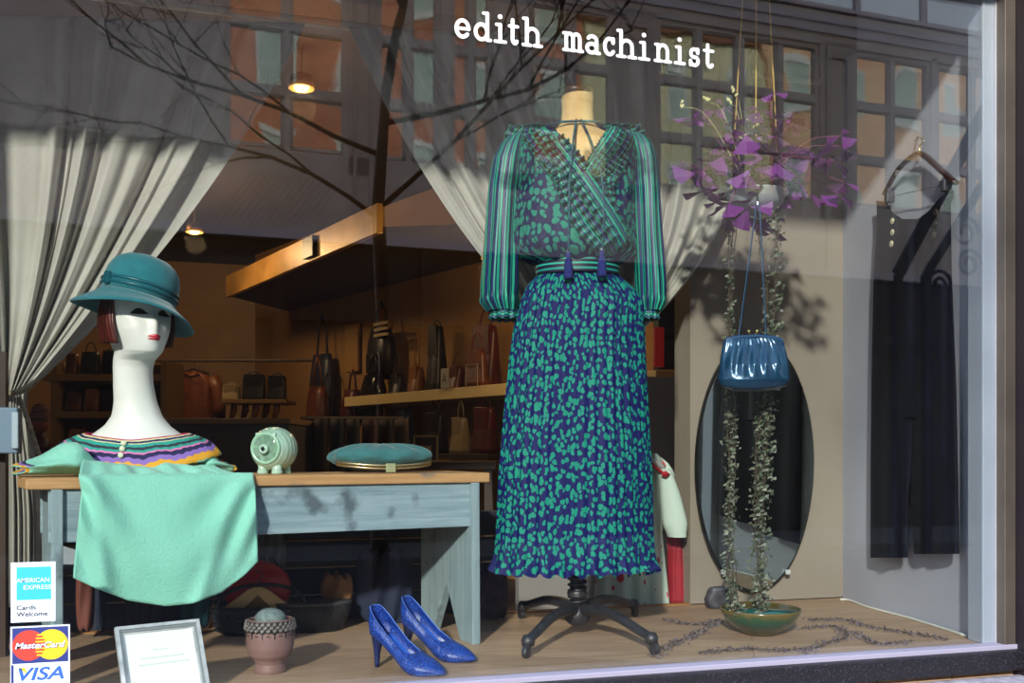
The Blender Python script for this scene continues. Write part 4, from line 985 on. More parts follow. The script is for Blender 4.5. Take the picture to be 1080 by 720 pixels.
rope([cpt(20, 418, -.075), cpt(30, 445, -.08), cpt(38, 470, -.075), cpt(46, 492, -.07)], .006, rp, 'rope_end')
rd = MB().tube([PY(-140, 14, CY+.02), PY(820, 14, CY+.02)], .014, 12); rd.v = [Vector((v.x, v.y, v.z)) for v in rd.v]
z_ = PY(345, 22, CY).z
rod = MB().tube([(-1.0, CY+.045, z_+.012), (2.0, CY+.045, z_+.012)], .013, 12).build('curtain_rod', mat('cream curtain rod', 'C9BE9F', .5), smooth=True); tag(rod, 'cream curtain rod across the rear of the window display', 'curtain rod')
# grey metal box at the left
gb = thing('metal_junction_box', 'small blue grey metal box beside the left curtain tieback', 'box', PY(4, 474, 2.75))
a = PY(4, 454, 2.75); MB().box(a, (.075, .06, .115)).build('box_body', mat('blue grey metal', '6d8296', .5, .3), gb, bevel=.004); MB().box(a+Vector((.032, -.034, 0)), (.016, .01, .09)).build('box_latch', mat('pale metal', 'A9B8C4', .4, .4), gb, bevel=.002)
MB().bb((a.x-.05, a.y+.02, 0), (a.x+.0, a.y+.06, a.z+.2)).build('mounting_post', M_darkwood, gb)

# ------------------------------------------------------------------ jumpsuit on the side wall
M_jump = mat('black navy crepe', '090b18', .75, col2='0d1020', scale=10, bump=.2, bscale=30, spec=.2)
js = thing('black_jumpsuit', 'black wide leg jumpsuit with cream buttons hanging on the right wall', 'jumpsuit', PW(966, 590, .05))
def tabj(py, which):
    L_ = [(203, 924), (230, 925), (300, 921), (400, 919), (500, 918), (582, 918)]; R_ = [(203, 1006), (215, 1003), (230, 1003), (290, 1004), (340, 1006), (420, 1009), (584, 1012)]
    return interp(L_ if which == 0 else R_, py)
def jgrid(u0, u1, y0, y1, cut=None):
    def f(u, v):
        a = 2*PI*u; py = lerp(y0, y1, v); c = math.cos(a); 
        xl = tabj(py, 0); xr = tabj(py, 1); A_ = lerp(xl, xr, u0(py)); B_ = lerp(xl, xr, u1(py)); px = lerp(A_, B_, (c+1)/2)
        pyy = py
        if v == 0 and cut: pyy = cut(px)
        elif cut: pyy = max(py, cut(px))
        th = .020+.004*math.sin(a*1)+.005*math.sin(px*.35)+.004*math.sin(px*.19+py*.01)
        return PW(px, pyy, .030+th*math.sin(a)*(.9))
    return f
def neck(px):
    return interp([(918, 208), (926, 212), (935, 212), (941, 224), (952, 231), (968, 231), (980, 222), (990, 209), (998, 203), (1004, 200), (1012, 203)], px)
MB().grid(jgrid(lambda y: 0, lambda y: 1, 200, 440, neck), 90, 70).build('top_half', M_jump, js, smooth=True)
MB().grid(jgrid(lambda y: 0, lambda y: interp([(438, .56), (520, .44), (590, .42)], y), 432, 588), 48, 40).build('trouser_leg', M_jump, js, smooth=True)
MB().grid(jgrid(lambda y: interp([(438, .40), (520, .455), (590, .49)], y), lambda y: 1, 432, 584), 48, 40).build('trouser_leg', M_jump, js, smooth=True)
for (px, py) in ((941, 233), (941, 245), (940, 257), (987, 224), (986, 236), (985, 248)):
    p = PW(px, py, .056); MB().lathe([(0, -.003), (.009, -.002), (.010, .001), (.007, .003), (0, .002)], p, 16, Vector((0, 0, 1)).rotation_difference(Vector((wn.x, wn.y, 0))).to_matrix()).build('button', mat('cream button', 'D9CFA8', .35) if px < 960 else mat('dull pewter button', '4a463e', .4, .5), js, smooth=True)
hg = thing('clip_hanger', 'dark wooden clip hanger holding the black jumpsuit', 'hanger', PW(966, 215, .03))
mb = MB(); pts = catmull([PW(932, 205, .03), PW(948, 178, .03), (PW(966, 163, .03)), PW(975, 164, .03), PW(990, 177, .03), PW(1008, 193, .03)], 8)
mb.tube(pts, [interp([(0, .008), (.5, .013), (1, .012)], i/(len(pts)-1)) for i in range(len(pts))], 8, .6); mb.build('hanger_arms', mat('dark red brown varnish', '2e120c', .3, coat=.5), hg, smooth=True)
hk = [PW(970, 163, .03), PW(970, 154, .03), PW(974, 149, .03), PW(970, 145, .03), PW(965, 148, .03)]; MB().tube(catmull(hk, 5), .0022, 6).build('hook', M_gold, hg, smooth=True)
MB().tube([PW(936, 208, .03), PW(1001, 194, .03)], .0018, 6).build('clip_bar', mat('steel wire', '8a8a90', .3, .9), hg)
for (px, py) in ((938, 208), (998, 196)):
    p = PW(px, py, .034); mb = MB(); mb.box(p, (.03, .018, .034)); mb.box(p+Vector((0, 0, .022)), (.014, .012, .016)); mb.build('clip', mat('steel clip', '7c7c84', .3, .8), hg, bevel=.003)
nl = PW(968, 143, .0); tag(MB().tube([nl+Vector((.0, 0, 0)), PW(968, 144, .036)], .0025, 6).build('wall_nail', MATS['steel wire']), 'nail in the side wall carrying the clip hanger', 'nail')

# ------------------------------------------------------------------ oval mirror
mc = PY(797, 491, BY-.028); mr = thing('oval_mirror', 'frameless tall oval mirror standing against the rear wall behind the vines', 'mirror', Vector((mc.x, mc.y, .03)))
MR = Matrix.Rotation(math.radians(1.2), 3, 'X'); Rn2 = MR@Matrix.Rotation(PI/2, 3, 'X')
a_, b_ = .224, .430
def oval(r0, y0, n=72): return [mc+MR@Vector((a_*r0*math.cos(2*PI*k/n), y0, b_*r0*math.sin(2*PI*k/n))) for k in range(n)]
MB().ring([oval(1.0, .012), oval(1.01, .008), oval(1.01, -.003), oval(1.0, -.006), oval(.98, -.006)], caps=True).build('mirror_edge', mat('dark bevelled edge', '141618', .3), mr, smooth=False)
M_mirror = mat('silvered mirror glass', 'B8C2BE', .02, 1)
MB().ring([oval(.982, -.0065), oval(.982, -.009)], caps=True).build('mirror_glass', M_mirror, mr)
for (px, py) in ((831, 603), (763, 603)): p = PY(px, py, BY-.038); MB().box(p, (.016, .014, .016)).build('mirror_clip', mat('clear plastic clip', 'C9CDD0', .3), mr, bevel=.003)

# ------------------------------------------------------------------ hanging plant
HZ = 2.78; pz = W(797, 222, HZ); pl_ = thing('hanging_plant', 'hanging pot of purple triangular leaves with ivy vines trailing down', 'plant', pz, -YAW)
def H(px, py, d=0): return Vector(((px-797)*HZ/FOC, d, (222-py)*HZ/FOC))
MB().lathe([(0, 0), (.05, 0), (.075, .02), (.082, .045), (.085, .05), (.078, .05), (.07, .02), (0, .02)], (0, 0, 0), 32).build('pot', mat('pale grey pot', '9FA3A6', .5), pl_, smooth=True, world=False)
M_rp = mat('gold cord', 'C09A4A', .5)
for (p, q) in (((771, 205), (800, 40)), ((822, 205), (803, 40)), ((797, 200), (801, 40))):
    z1_ = 2.45-pz.z; a = H(*p); b = Vector((.004, .0, z1_)); MB().tube([a, b], .0022, 5).build('hanger_cord', M_rp, pl_, world=False)
M_leafP = bpy.data.materials.new('purple leaf'); M_leafP.use_nodes = True
_n = M_leafP.node_tree.nodes; _L = M_leafP.node_tree.links; _b = _n['Principled BSDF']; _b.inputs['Roughness'].default_value = .45
_o = _n.new('ShaderNodeNewGeometry'); _r = _n.new('ShaderNodeValToRGB'); _L.new(_o.outputs['Random Per Island'], _r.inputs[0]); _L.new(_r.outputs[0], _b.inputs['Base Color'])
_r.color_ramp.elements[0].color = lin('3a1a44'); _r.color_ramp.elements[1].color = lin('8a3a98'); _e = _r.color_ramp.elements.new(.35); _e.color = lin('52204e'); _e = _r.color_ramp.elements.new(.7); _e.color = lin('7a2f86')
_t = _n.new('ShaderNodeBsdfTranslucent'); _L.new(_r.outputs[0], _t.inputs[0]); _m = _n.new('ShaderNodeMixShader'); _m.inputs[0].default_value = .3; _L.new(_b.outputs[0], _m.inputs[1]); _L.new(_t.outputs[0], _m.inputs[2]); _L.new(_m.outputs[0], _n['Material Output'].inputs[0])
rnd = random.Random(11); lf = MB(); st = MB()
def leaflet(mb, o, d, n_, L_):
    s = d.cross(n_).normalized(); mid = o+d*L_*.6-n_*L_*.12
    vs = [o, o+d*L_*.9+s*L_*.52+n_*L_*.10, o+d*L_*.88-n_*L_*.10, o+d*L_*.9-s*L_*.52+n_*L_*.10]
    mb.add(vs, [(0, 1, 2), (0, 2, 3)])
for k in range(84):
    if k < 72:
        px = rnd.gauss(800, 42); py = rnd.gauss(182, 26)
        px = max(722, min(884, px)); py = max(128, min(226, py))
    else: px = rnd.uniform(735, 860); py = rnd.uniform(95, 150)
    c = H(px, py, rnd.uniform(-.11, .11)); up_ = Vector((rnd.uniform(-.5, .5), rnd.uniform(-.9, .1), rnd.uniform(.25, 1))).normalized(); a0 = rnd.uniform(0, 2)
    L_ = rnd.uniform(.042, .074)*(1 if k < 72 else .6); e1 = up_.orthogonal().normalized(); e2 = up_.cross(e1)
    for j in range(3):
        a = a0+j*2*PI/3; d = (e1*math.cos(a)+e2*math.sin(a)-up_*.35).normalized(); leaflet(lf, c+d*.003, d, up_, L_)
    b0 = H(797+rnd.uniform(-14, 14), 206, rnd.uniform(-.03, .03)); st.tube(catmull([b0, b0.lerp(c, .55)+Vector((0, 0, .05)), c], 5), .0011, 4)
lf.build('purple_foliage', M_leafP, pl_, world=False, fixn=False); st.build('leaf_stems', mat('pink stems', '8a4a6a', .6), pl_, world=False)
fwm = MB()
for k in range(9):
    px = rnd.uniform(712, 800); py = rnd.uniform(98, 165); c = H(px, py, rnd.uniform(-.1, 0)); b0 = H(790, 200); fwm.tube(catmull([b0, b0.lerp(c, .6)+Vector((0, 0, .06)), c], 5), .0009, 4)
    for j in range(3): fwm.lathe([(0, 0), (.0035, .004), (.004, .010), (.0005, .014)], c+Vector((rnd.uniform(-.012, .012), 0, rnd.uniform(-.01, .01))), 6, Matrix.Rotation(rnd.uniform(-1, 1), 3, 'Y'))
fwm.build('flower_stalks', mat('pale yellow buds', 'D8CE96', .6), pl_, world=False)
M_vine = mat('grey brown vine', '4f4238', .8); M_ivy = bpy.data.materials.new('small vine leaf'); M_ivy.use_nodes = True
_n = M_ivy.node_tree.nodes; _L = M_ivy.node_tree.links; _o = _n.new('ShaderNodeNewGeometry'); _r = _n.new('ShaderNodeValToRGB'); _L.new(_o.outputs['Random Per Island'], _r.inputs[0]); _L.new(_r.outputs[0], _n['Principled BSDF'].inputs['Base Color']); _r.color_ramp.elements[0].color = lin('3f4a38'); _r.color_ramp.elements[1].color = lin('8d9080'); _q = _r.color_ramp.elements.new(.5); _q.color = lin('5e6650')
def tinyleaf(mb, c, r, rn):
    n_ = Vector((rn.uniform(-1, 1), rn.uniform(-1.2, .2), rn.uniform(-.4, 1))).normalized(); a = n_.orthogonal().normalized(); b = n_.cross(a)
    mb.add([c, c+a*r+b*r*.5, c+a*r*1.1+n_*r*.2, c+b*r*1.3, c-a*r+b*r*.5], [(0, 1, 2), (0, 2, 3), (0, 3, 4)])
def vine(path, dens, spread, lr, parent, seed, world=False, nstr=3, leafm=None):
    rn = random.Random(seed); lm = MB(); vm = MB(); pts = catmull(path, 14)
    for s in range(nstr):
        o = Vector((rn.uniform(-1, 1), rn.uniform(-1, 1), 0))*spread*.6; q = [p+o+Vector((rn.uniform(-1, 1), rn.uniform(-1, 1), 0))*.003 for p in pts]; vm.tube(q, .0011, 4)
    n = len(pts)
    for i in range(n-1):
        t = i/(n-1); m_ = dens(t)*(pts[i+1]-pts[i]).length; m_ = int(m_)+(1 if rn.random() < m_-int(m_) else 0)
        for _ in range(m_):
            p = pts[i].lerp(pts[i+1], rn.random())+Vector((rn.gauss(0, 1), rn.gauss(0, 1), 0))*spread; tinyleaf(lm, p, rn.uniform(.6, 1.1)*lr, rn)
    v = vm.build('vine', M_vine, parent, world=world, fixn=False); lm.build('vine_leaves', leafm or M_ivy, v, world=world, fixn=False)
vine([H(768, 214), H(770, 300), H(768, 420), H(770, 520), H(768, 600), H(774, 646, -.02)], lambda t: 260 if t < .35 else (420 if t < .55 else 620), .008, .0075, pl_, 3)
vine([H(820, 212), H(818, 300), H(812, 380), H(808, 470), H(803, 560), H(800, 650, -.02)], lambda t: 420 if t < .3 else 900, .012, .0085, pl_, 5, nstr=5)
vine([H(800, 218, .02), H(810, 330, .02), H(800, 470, .01), H(797, 560), H(806, 648)], lambda t: 160 if t < .4 else 420, .010, .007, pl_, 6, nstr=4)
vine([H(778, 216, .02), H(772, 330, .02), H(775, 440, .01), H(772, 560), H(778, 648)], lambda t: 110 if t < .4 else 260, .009, .007, pl_, 8)
# fallen trailing runners on the floor
tb = thing('trailing_vine', 'dry grey vine runners straggling over the floor round the bowl', 'vine', FL(800, 672))
for sd_, path in ((1, [(757, 657), (730, 672), (700, 685), (690, 694)]), (2, [(845, 664), (880, 662), (892, 672), (870, 680), (846, 690)]), (3, [(850, 655), (890, 655), (915, 662), (950, 668), (1000, 676)]), (4, [(700, 655), (735, 660), (758, 655)]), (5, [(740, 690), (790, 686), (830, 688), (860, 684)]), (6, [(900, 668), (925, 680), (960, 678)])):
    vine([FL(x, y)+Vector((0, 0, .006)) for x, y in path], lambda t: 360, .010, .0065, tb, sd_+20, world=True, nstr=2, leafm=mat('dried mauve vine leaf', '5e5054', .8, col2='7a6c68', scale=60))

# ------------------------------------------------------------------ blue leather clutch on a strap
bg_ = thing('leather_shoulder_bag', 'gathered shiny blue leather bag hanging by a thin strap before the mirror', 'handbag', W(795, 413, 2.66), -YAW)
KB = 2.66/FOC
def HB(px, py, d=0): return Vector(((px-795)*KB, d, (413-py)*KB))
M_leather = mat('metallic blue leather', '184868', .22, .35, col2='123c5a', scale=20, coat=.4, bump=.1)
def bagf(u, v):
    a = 2*PI*u; py = lerp(357, 413, v); xl = interp([(357, 766), (361, 763), (370, 761), (385, 759), (400, 757), (407, 761), (411, 772), (413, 785)], py); xr = interp([(357, 822), (361, 826), (370, 829), (385, 832), (400, 833), (407, 829), (411, 817), (413, 800)], py)
    cx = (xl+xr)/2; w_ = (xr-xl)/2*KB; d = interp([(0, .010), (.15, .016), (.5, .034), (.8, .040), (.95, .026), (1, .008)], v)
    c, s = math.cos(a), math.sin(a); g = 1+(.16*math.sin(c*19+3*math.sin(v*3))*math.sin(min(1, v*1.3)*PI)*(1-v*.5)+.10*math.sin(c*47)*(max(0, 1-v*4)))
    return HB(cx, py)+Vector((w_*c, d*g*s, 0))
MB().grid(bagf, 220, 50).build('bag_body', M_leather, bg_, smooth=True, world=False)
MB().tube([HB(px, py, 0) for px, py in ((764, 364), (767, 358), (775, 356), (797, 354.5), (815, 356), (823, 358), (826, 364))], .006, 8).build('bag_frame', mat('dark blue leather frame', '1f4468', .35), bg_, smooth=True, world=False)
for s in (-1, 1): MB().lathe([(0, 0), (.002, .001), (.002, .008), (.0045, .011), (.0045, .015), (0, .018)], HB(794+s*2.6, 354), 10, Matrix.Rotation(s*.35, 3, 'Y')).build('kiss_clasp', mat('brass ball', 'D8C480', .25, .9), bg_, smooth=True, world=False)
hkz = W(800, 212, 2.66)
for (p, q) in (((779, 356), (798, 214)), ((808, 356), (801, 214))): MB().tube([HB(*p), HB(*q)], .0022, 6).build('strap', M_leather, bg_, world=False)
tag(MB().tube([W(799, 216, 2.66), W(799, 213, 2.66), W(799, 208, 2.67), W(799, 206, 2.70), W(799, 205, 2.74)], .003, 6).build('strap_hook', MATS['steel wire']), 'wire hook on the hanging pot carrying the blue bag strap', 'hook')

# ------------------------------------------------------------------ pale robe with red, behind the dress
M_robe = spots_mat('pale mint robe with red flecks', 'BFD0C4', 'C23040', 9, .12, (1.6, .8, 1), rough=.8)
KZ = 3.36; 
def robef(u, v):
    a = 2*PI*u; py = lerp(478, 641, v); xl = interp([(478, 672), (488, 655), (500, 640), (560, 632), (641, 626)], py); xr = interp([(478, 690), (486, 702), (500, 712), (530, 706), (560, 698), (641, 706)], py)
    px = lerp(xl, xr, (math.cos(a)+1)/2); th = .05+.012*math.sin(px*.35); return W(px, py, KZ+.04)+Vector((0, th*math.sin(a), 0))
rb = thing('pale_robe', 'pale mint robe with red trim hanging behind the pleated skirt', 'robe', W(670, 641, KZ)); MB().grid(robef, 90, 50, uv=lambda u, v: (u, v)).build('robe_body', M_robe, rb, smooth=True)
def rsl(u, v):
    a = 2*PI*u; py = lerp(494, 566, v); cx = lerp(698, 714, v**.7); w_ = interp([(0, 7), (.4, 11), (.8, 13), (1, 9)], v); return W(cx+w_*math.cos(a), py, KZ-.03)+Vector((0, .03*math.sin(a), 0))
MB().grid(rsl, 30, 20, uv=lambda u, v: (u*.1, v*.1+.55)).build('robe_sleeve', mat('pale mint cotton', 'BFD0C4', .8), rb, smooth=True)
mb = MB(); mb.tube([W(678, 486, KZ-.05), W(688, 490, KZ-.06), (W(700, 499, KZ-.06))], [.010, .014, .008], 8, .5); mb.lathe([(0, -.012), (.018, 0), (0, .012)], W(702, 500, KZ-.07), 4); mb.build('red_collar', mat('red cloth', 'B0202C', .7), rb, smooth=False)
mb = MB(); mb.tube([W(676, 482, KZ-.02), W(690, 486, KZ-.03), W(700, 494, KZ-.02)], .011, 8); mb.build('fluffy_collar', mat('white fleece', 'D5D5CC', .95, bump=1, bscale=200), rb, smooth=True)
def reds(u, v):
    a = 2*PI*u; py = lerp(552, 637, v); xl = lerp(704, 706, v); xr = lerp(716, 729, v); px = lerp(xl, xr, (math.cos(a)+1)/2); return W(px, py, KZ+.06)+Vector((0, .02*math.sin(a)+.006*math.sin(px), 0))
rc = MB().grid(reds, 30, 16).build('red_scarf', mat('crimson cloth', 'A01C2C', .7, col2='8a1826', scale=12), smooth=True, solid=.001); tag(rc, 'crimson cloth hanging beside the pale robe', 'scarf')
# dark bag on the floor by the mirror foot
db = thing('dark_floor_bag', 'small dark handbag lying at the foot of the oval mirror', 'handbag', FL(757, 641))
mb = MB(); mb.prism([(-.04, 0), (.05, 0), (.045, .05), (.02, .075), (-.03, .07), (-.045, .03)], FL(757, 641)+Vector((0, -.03, 0)), (ca, -sa, 0), (0, 0, 1), (0, 1, 0), .04); mb.build('bag_body', mat('dark plum leather', '2a2630', .5, col2='5a5a60', scale=30), db, bevel=.01)
MB().tube([FL(757, 641)+Vector((.03+.02*math.cos(t), -.01, .06+.03*math.sin(t))) for t in [PI*k/10 for k in range(11)]], .003, 6).build('bag_handle', MATS['dark plum leather'], db, smooth=True)
# coiled white cable at the corner
tag(MB().tube(catmull([FL(886, 633)+Vector((0, 0, .004)), FL(896, 634)+Vector((0, 0, .004)), FL(915, 641)+Vector((0, 0, .004)), FL(960, 653)+Vector((0, 0, .004)), FL(1020, 672)+Vector((0, 0, .004))], 8), .004, 6).build('white_cable', mat('white cable', 'D0D0C8', .5), smooth=True), 'white cable lying along the foot of the right wall', 'cable')

# ------------------------------------------------------------------ behind the bench, on the rear of the display
# black wicker basket with wooden hangers
bk = thing('wicker_basket', 'black wicker basket of wooden hangers behind the brown ceramic pot', 'basket', FL(275, 664))
c = W(275, 665, 2.84); c.z = 0; M_wick = mat('black wicker', '17171a', .5, col2='2c2c30', scale=60, bump=.8, bscale=120)
mb = MB(); mb.lathe([(0, 0), (.10, 0), (.125, .03), (.13, .07), (.125, .075), (.118, .03), (0, .012)], c, 40, sx=1, sy=.45)
for k in range(5): mb.lathe([(.121+.004*k, .010+.013*k), (.130+.002*k, .016+.013*k), (.122+.004*k, .022+.013*k)], c, 40, sx=1, sy=.45)
mb.build('basket_body', M_wick, bk, smooth=True)
MB().tube([c+Vector((.12*math.cos(t)+.0, -.02, .07+.07*math.sin(t)**.7)) for t in [PI*k/20 for k in range(21)]], .006, 8).build('basket_handle', M_wick, bk, smooth=True)
def hanger_obj(label, cpx, cpy, Z, w_, rz, loc2=None):
    h = thing('wooden_hanger', label, 'hanger', W(cpx, cpy, Z), -YAW+rz, 'wooden hangers in the black basket')
    mb = MB(); mb.prism([(-w_, 0), (w_, 0), (w_*.97, .012), (w_*.3, .062), (0, .075), (-w_*.3, .062), (-w_*.97, .012)], (0, 0, 0), (1, 0, 0), (0, 0, 1), (0, 1, 0), .010); mb.build('hanger_arms', mat('blond hanger wood', 'E8C48C', .45), h, world=False, bevel=.003)
    MB().tube([(0, .005, .07), (0, .005, .09), (.012, .005, .10), (.008, .005, .112), (-.006, .005, .110)], .0018, 6).build('hook', MATS['steel wire'], h, world=False); 
    mb = MB(); mb.prism([(-w_*.42, .008), (w_*.42, .008), (0, .048)], (0, -.002, 0), (1, 0, 0), (0, 0, 1), (0, 1, 0), .002); mb.build('hanger_recess_shade', mat('hanger wood shade tone', '8a6238', .6), h, world=False)  # flat darker triangle: the shade of the recess is put into its colour
    return h
hanger_obj('wooden hanger lying uppermost in the black basket', 272, 645, 2.83, .10, .02)
hanger_obj('wooden hanger standing left of the black basket', 226, 664, 2.86, .05, .9)
rbag = thing('red_handbag', 'rounded red leather handbag behind the bench beside the blouse hem', 'handbag', W(275, 645, 2.93), -YAW)
mb = MB(); mb.lathe([(0, 0), (.088, .0), (.098, .012), (.098, .03), (.088, .044), (0, .046)], (0, -.02, .075), 36, Matrix.Rotation(PI/2, 3, 'X'), sy=.85); mb.build('bag_body', mat('glossy red leather', 'D01C34', .3, coat=.5), rbag, smooth=True, world=False)
MB().tube([(-.06, -.04, .14), (-.05, -.04, .16), (0, -.04, .165), (.05, -.04, .16), (.06, -.04, .14)], .004, 8).build('bag_handle', M_black, rbag, smooth=True, world=False)
tray = thing('black_oval_tray', 'black oval basket tray right of the wooden hangers behind the bench', 'tray', Vector((W(330, 664, 2.88).x, W(330, 664, 2.88).y, 0)))
c = W(330, 664, 2.88); c.z = 0; mb = MB(); mb.lathe([(0, 0), (.085, 0), (.105, .05), (.11, .078), (.104, .08), (.098, .05), (0, .01)], c+Vector((0, .0, 0)), 40, sx=1, sy=.55); mb.build('tray_body', M_wick, tray, smooth=True)
MB().lathe([(.103, .076), (.112, .078), (.113, .085), (.104, .086)], c, 40, sx=1, sy=.55).build('tray_rim', mat('grey wicker rim', '4a4a4e', .5), tray, smooth=True)
def garment(label, px0, px1, py0, py1, Z, m, name='folded_garment', cat='clothing', grp=None, wav=.3):
    def f(u, v):
        a = 2*PI*u; px = lerp(px0, px1, (math.cos(a)+1)/2); py = lerp(py0, py1, v)+2.5*math.sin(px*.4); k = math.sin(min(1, max(0, v*1.0))*PI)**.35
        return PY(lerp((px0+px1)/2, px, .6+.4*k), py, Z-.03)+Vector((0, .04*math.sin(a)*(1+.2*math.sin(px*wav+v*4)), 0))
    return tag(MB().grid(f, 48, 18).build(name, m, smooth=True, solid=.001), label, cat, grp)
garment('blue garment bundled behind the left wooden hanger', 190, 222, 618, 660, 3.0, mat('petrol blue cloth', '1f5a6a', .8))
garment('orange brown cloth hanging under left end of the bench', 80, 100, 585, 662, 3.0, mat('rust cloth', '6e3a2c', .8))
garment('dark blue cloth beside the orange brown cloth under the bench', 101, 112, 590, 664, 3.0, mat('dark blue cloth', '1c2438', .8))
garment('dark grey cloth hanging under the middle of the bench', 132, 172, 600, 662, 3.0, mat('dark grey cloth', '3a3438', .8))
garment('pale grey cloth hanging behind the red handbag', 262, 302, 560, 600, 3.045, mat('grey cloth', '5b5e66', .8), wav=.6)
garment('tan scarf thrown over the dark boards behind bench', 338, 372, 606, 636, 3.02, mat('tan suede', '9A6A40', .8))
garment('navy garment folded on the floor behind the bench', 374, 436, 580, 655, 3.03, mat('navy cloth', '18203a', .8))
garment('mauve printed cloth right of the bench leg', 503, 536, 600, 650, 3.02, mat('mauve cloth', '4c3a48', .8, col2='2a2030', scale=30))
cd = MB(); cd.prism([(0, 0), (.065, .0), (.05, .04), (.0, .055)], W(60, 595, 2.7), (ca, -sa, 0), (0, 0, 1), (0, 1, 0), .002); tag(cd.build('paper_card', mat('grey paper', '8d949c', .8)), 'small grey paper tucked behind left end of the bench apron', 'paper')

# ------------------------------------------------------------------ inside the shop
# ceiling lamps (they give the warm light)
M_lamp = mat('warm lamp glass', 'FFC884', .4, emit=3.0); M_brass = mat('brass fitting', '8a6a34', .4, .8)
def lamp(label, x, y, z, watt, name='ceiling_spotlight'):
    t = thing(name, label, 'lamp', (x, y, z), 0, 'shop ceiling lamps'); 
    MB().lathe([(.03, .07), (.055, .06), (.065, 0), (.058, 0), (.05, .055), (.02, .065)], (0, 0, 0), 20).build('lamp_shade', M_brass, t, smooth=True, world=False)
    MB().lathe([(0, -.012), (.03, -.008), (.04, .01), (.03, .03), (0, .04)], (0, 0, 0), 16).build('bulb', M_lamp, t, smooth=True, world=False)
    MB().tube([(0, 0, .06), (0, 0, 2.5-z)], .006, 6).build('lamp_stem', M_brass, t, world=False)
    l = bpy.data.lights.new('lamp_light', 'POINT'); l.energy = watt; l.color = (1, .66, .34); l.shadow_soft_size = .08
    o = bpy.data.objects.new('lamp_light', l); COL.objects.link(o); o.parent = t; o.location = (0, 0, -.08)
for (lab, px, py, Z, w_) in (('brass ceiling spotlight nearest the left curtain edge inside the shop', 205, 245, 7.5, 28), ('brass ceiling spotlight high in the dark gap between the curtains', 318, 60, 4.9, 10), ('brass ceiling spotlight above the shop bookcase', 100, 160, 7.2, 20)):
    p = W(px, py, Z); lamp(lab, p.x, p.y, min(p.z, 2.3), w_)
p = CW(-.2, 6.0, 1.72); lamp('brass spotlight under the soffit by the bag wall', p.x, p.y-.3, 1.62, 16)

def shelf(label, a, b, dpt, nrm, th=.03, m=None, name='wall_shelf'):
    a, b = Vector(a), Vector(b); d = (b-a); L_ = d.length; d.normalize(); mb = MB(); mb.prism([(0, 0), (L_, 0), (L_, dpt), (0, dpt)], a, d, nrm, (0, 0, -1), th)
    return tag(mb.build(name, m or M_shelf, bevel=.003), label, 'shelf')
M_shelf = mat('cream painted shelf', 'D8C088', .6)
s0 = SWL(400, 414, 0); s1 = SWL(735, 404, 0); zsh = .945
s0.z = s1.z = zsh
shelf('long cream shelf of bags on the tan shop wall left of the dress', s0, s1, .32, sn, .075)
def leather(name, c, c2=None, r=.4): return mat(name, c, r, col2=c2, scale=12) if c2 else mat(name, c, r)
M_bagk = leather('black bag leather', '0e0b0b'); M_bagb = leather('brown bag leather', '4a2412', '6a3418'); M_bagt = leather('tan bag leather', '8a5428', '6e401c'); M_bagr = leather('oxblood leather', '3c100e', '571816'); M_bagn = leather('dark navy leather', '141a2c'); M_bagc = leather('cream bag leather', '8a7a5c')
def bag(label, base, w_, h_, d_, m, rz=-YAW, handle=.6, grp=None, taper=.85, name='handbag'):
    t = thing(name, label, 'handbag', base, rz, grp); n = 28; rg = []
    for i in range(9):
        v = i/8; hw = w_/2*lerp(1, taper, v)*(1-.10*(v > .9)); dd = d_/2*lerp(1, .35, v); z = v*h_
        rg.append([Vector((math.copysign(abs(math.cos(2*PI*k/n))**.45, math.cos(2*PI*k/n))*hw, math.copysign(abs(math.sin(2*PI*k/n))**.6, math.sin(2*PI*k/n))*dd*(1+.06*math.sin(k*2.1)), z-(.01*h_*abs(math.cos(2*PI*k/n)) if i == 8 else 0))) for k in range(n)])
    MB().ring(rg).build('bag_body', m, t, smooth=True, world=False)
    mb = MB(); mb.prism([(-w_*.40*taper, h_*1.01), (w_*.40*taper, h_*1.01), (w_*.36, h_*.55), (0, h_*.45), (-w_*.36, h_*.55)], (0, -d_*.30-.004, 0), (1, 0, 0), (0, 0, 1), (0, 1, 0), d_*.2); mb.build('bag_flap', m, t, world=False, bevel=.003)
    if handle: MB().tube([(w_*.26*math.cos(t_), 0, h_*.97+h_*handle*math.sin(t_)) for t_ in [PI*k/14 for k in range(15)]], min(.008, w_*.03), 6).build('bag_handle', m, t, smooth=True, world=False)
    return t
rzs = math.atan2(sd.y, sd.x)
G = 'bags on the long cream shelf'
for lab, px, w_, h_, m, hd, tp in (('dark upright handbag with tall handle at the left end of the cream shelf', 420, .14, .16, M_bagk, 1.0, .8), ('low tan handbag on cream shelf by the letter card', 440, .13, .20, M_bagt, 1.3, .9), ('tall black bag standing on the cream shelf', 461, .17, .48, M_bagk, .12, .65), ('small oxblood bag on cream shelf behind the letter card', 483, .13, .17, M_bagr, .7, .8), ('large oxblood carrier bag on cream shelf nearest the dress', 512, .25, .42, M_bagr, .3, .95), ('brown slouchy bag standing before the oxblood carrier', 503, .24, .24, M_bagb, .5, .6)):
    p = SWL(px, 405, .12 if px != 503 else .27); p.z = zsh; bag(lab, p, w_, h_, .14 if px != 503 else .1, m, rzs, hd, G, tp)
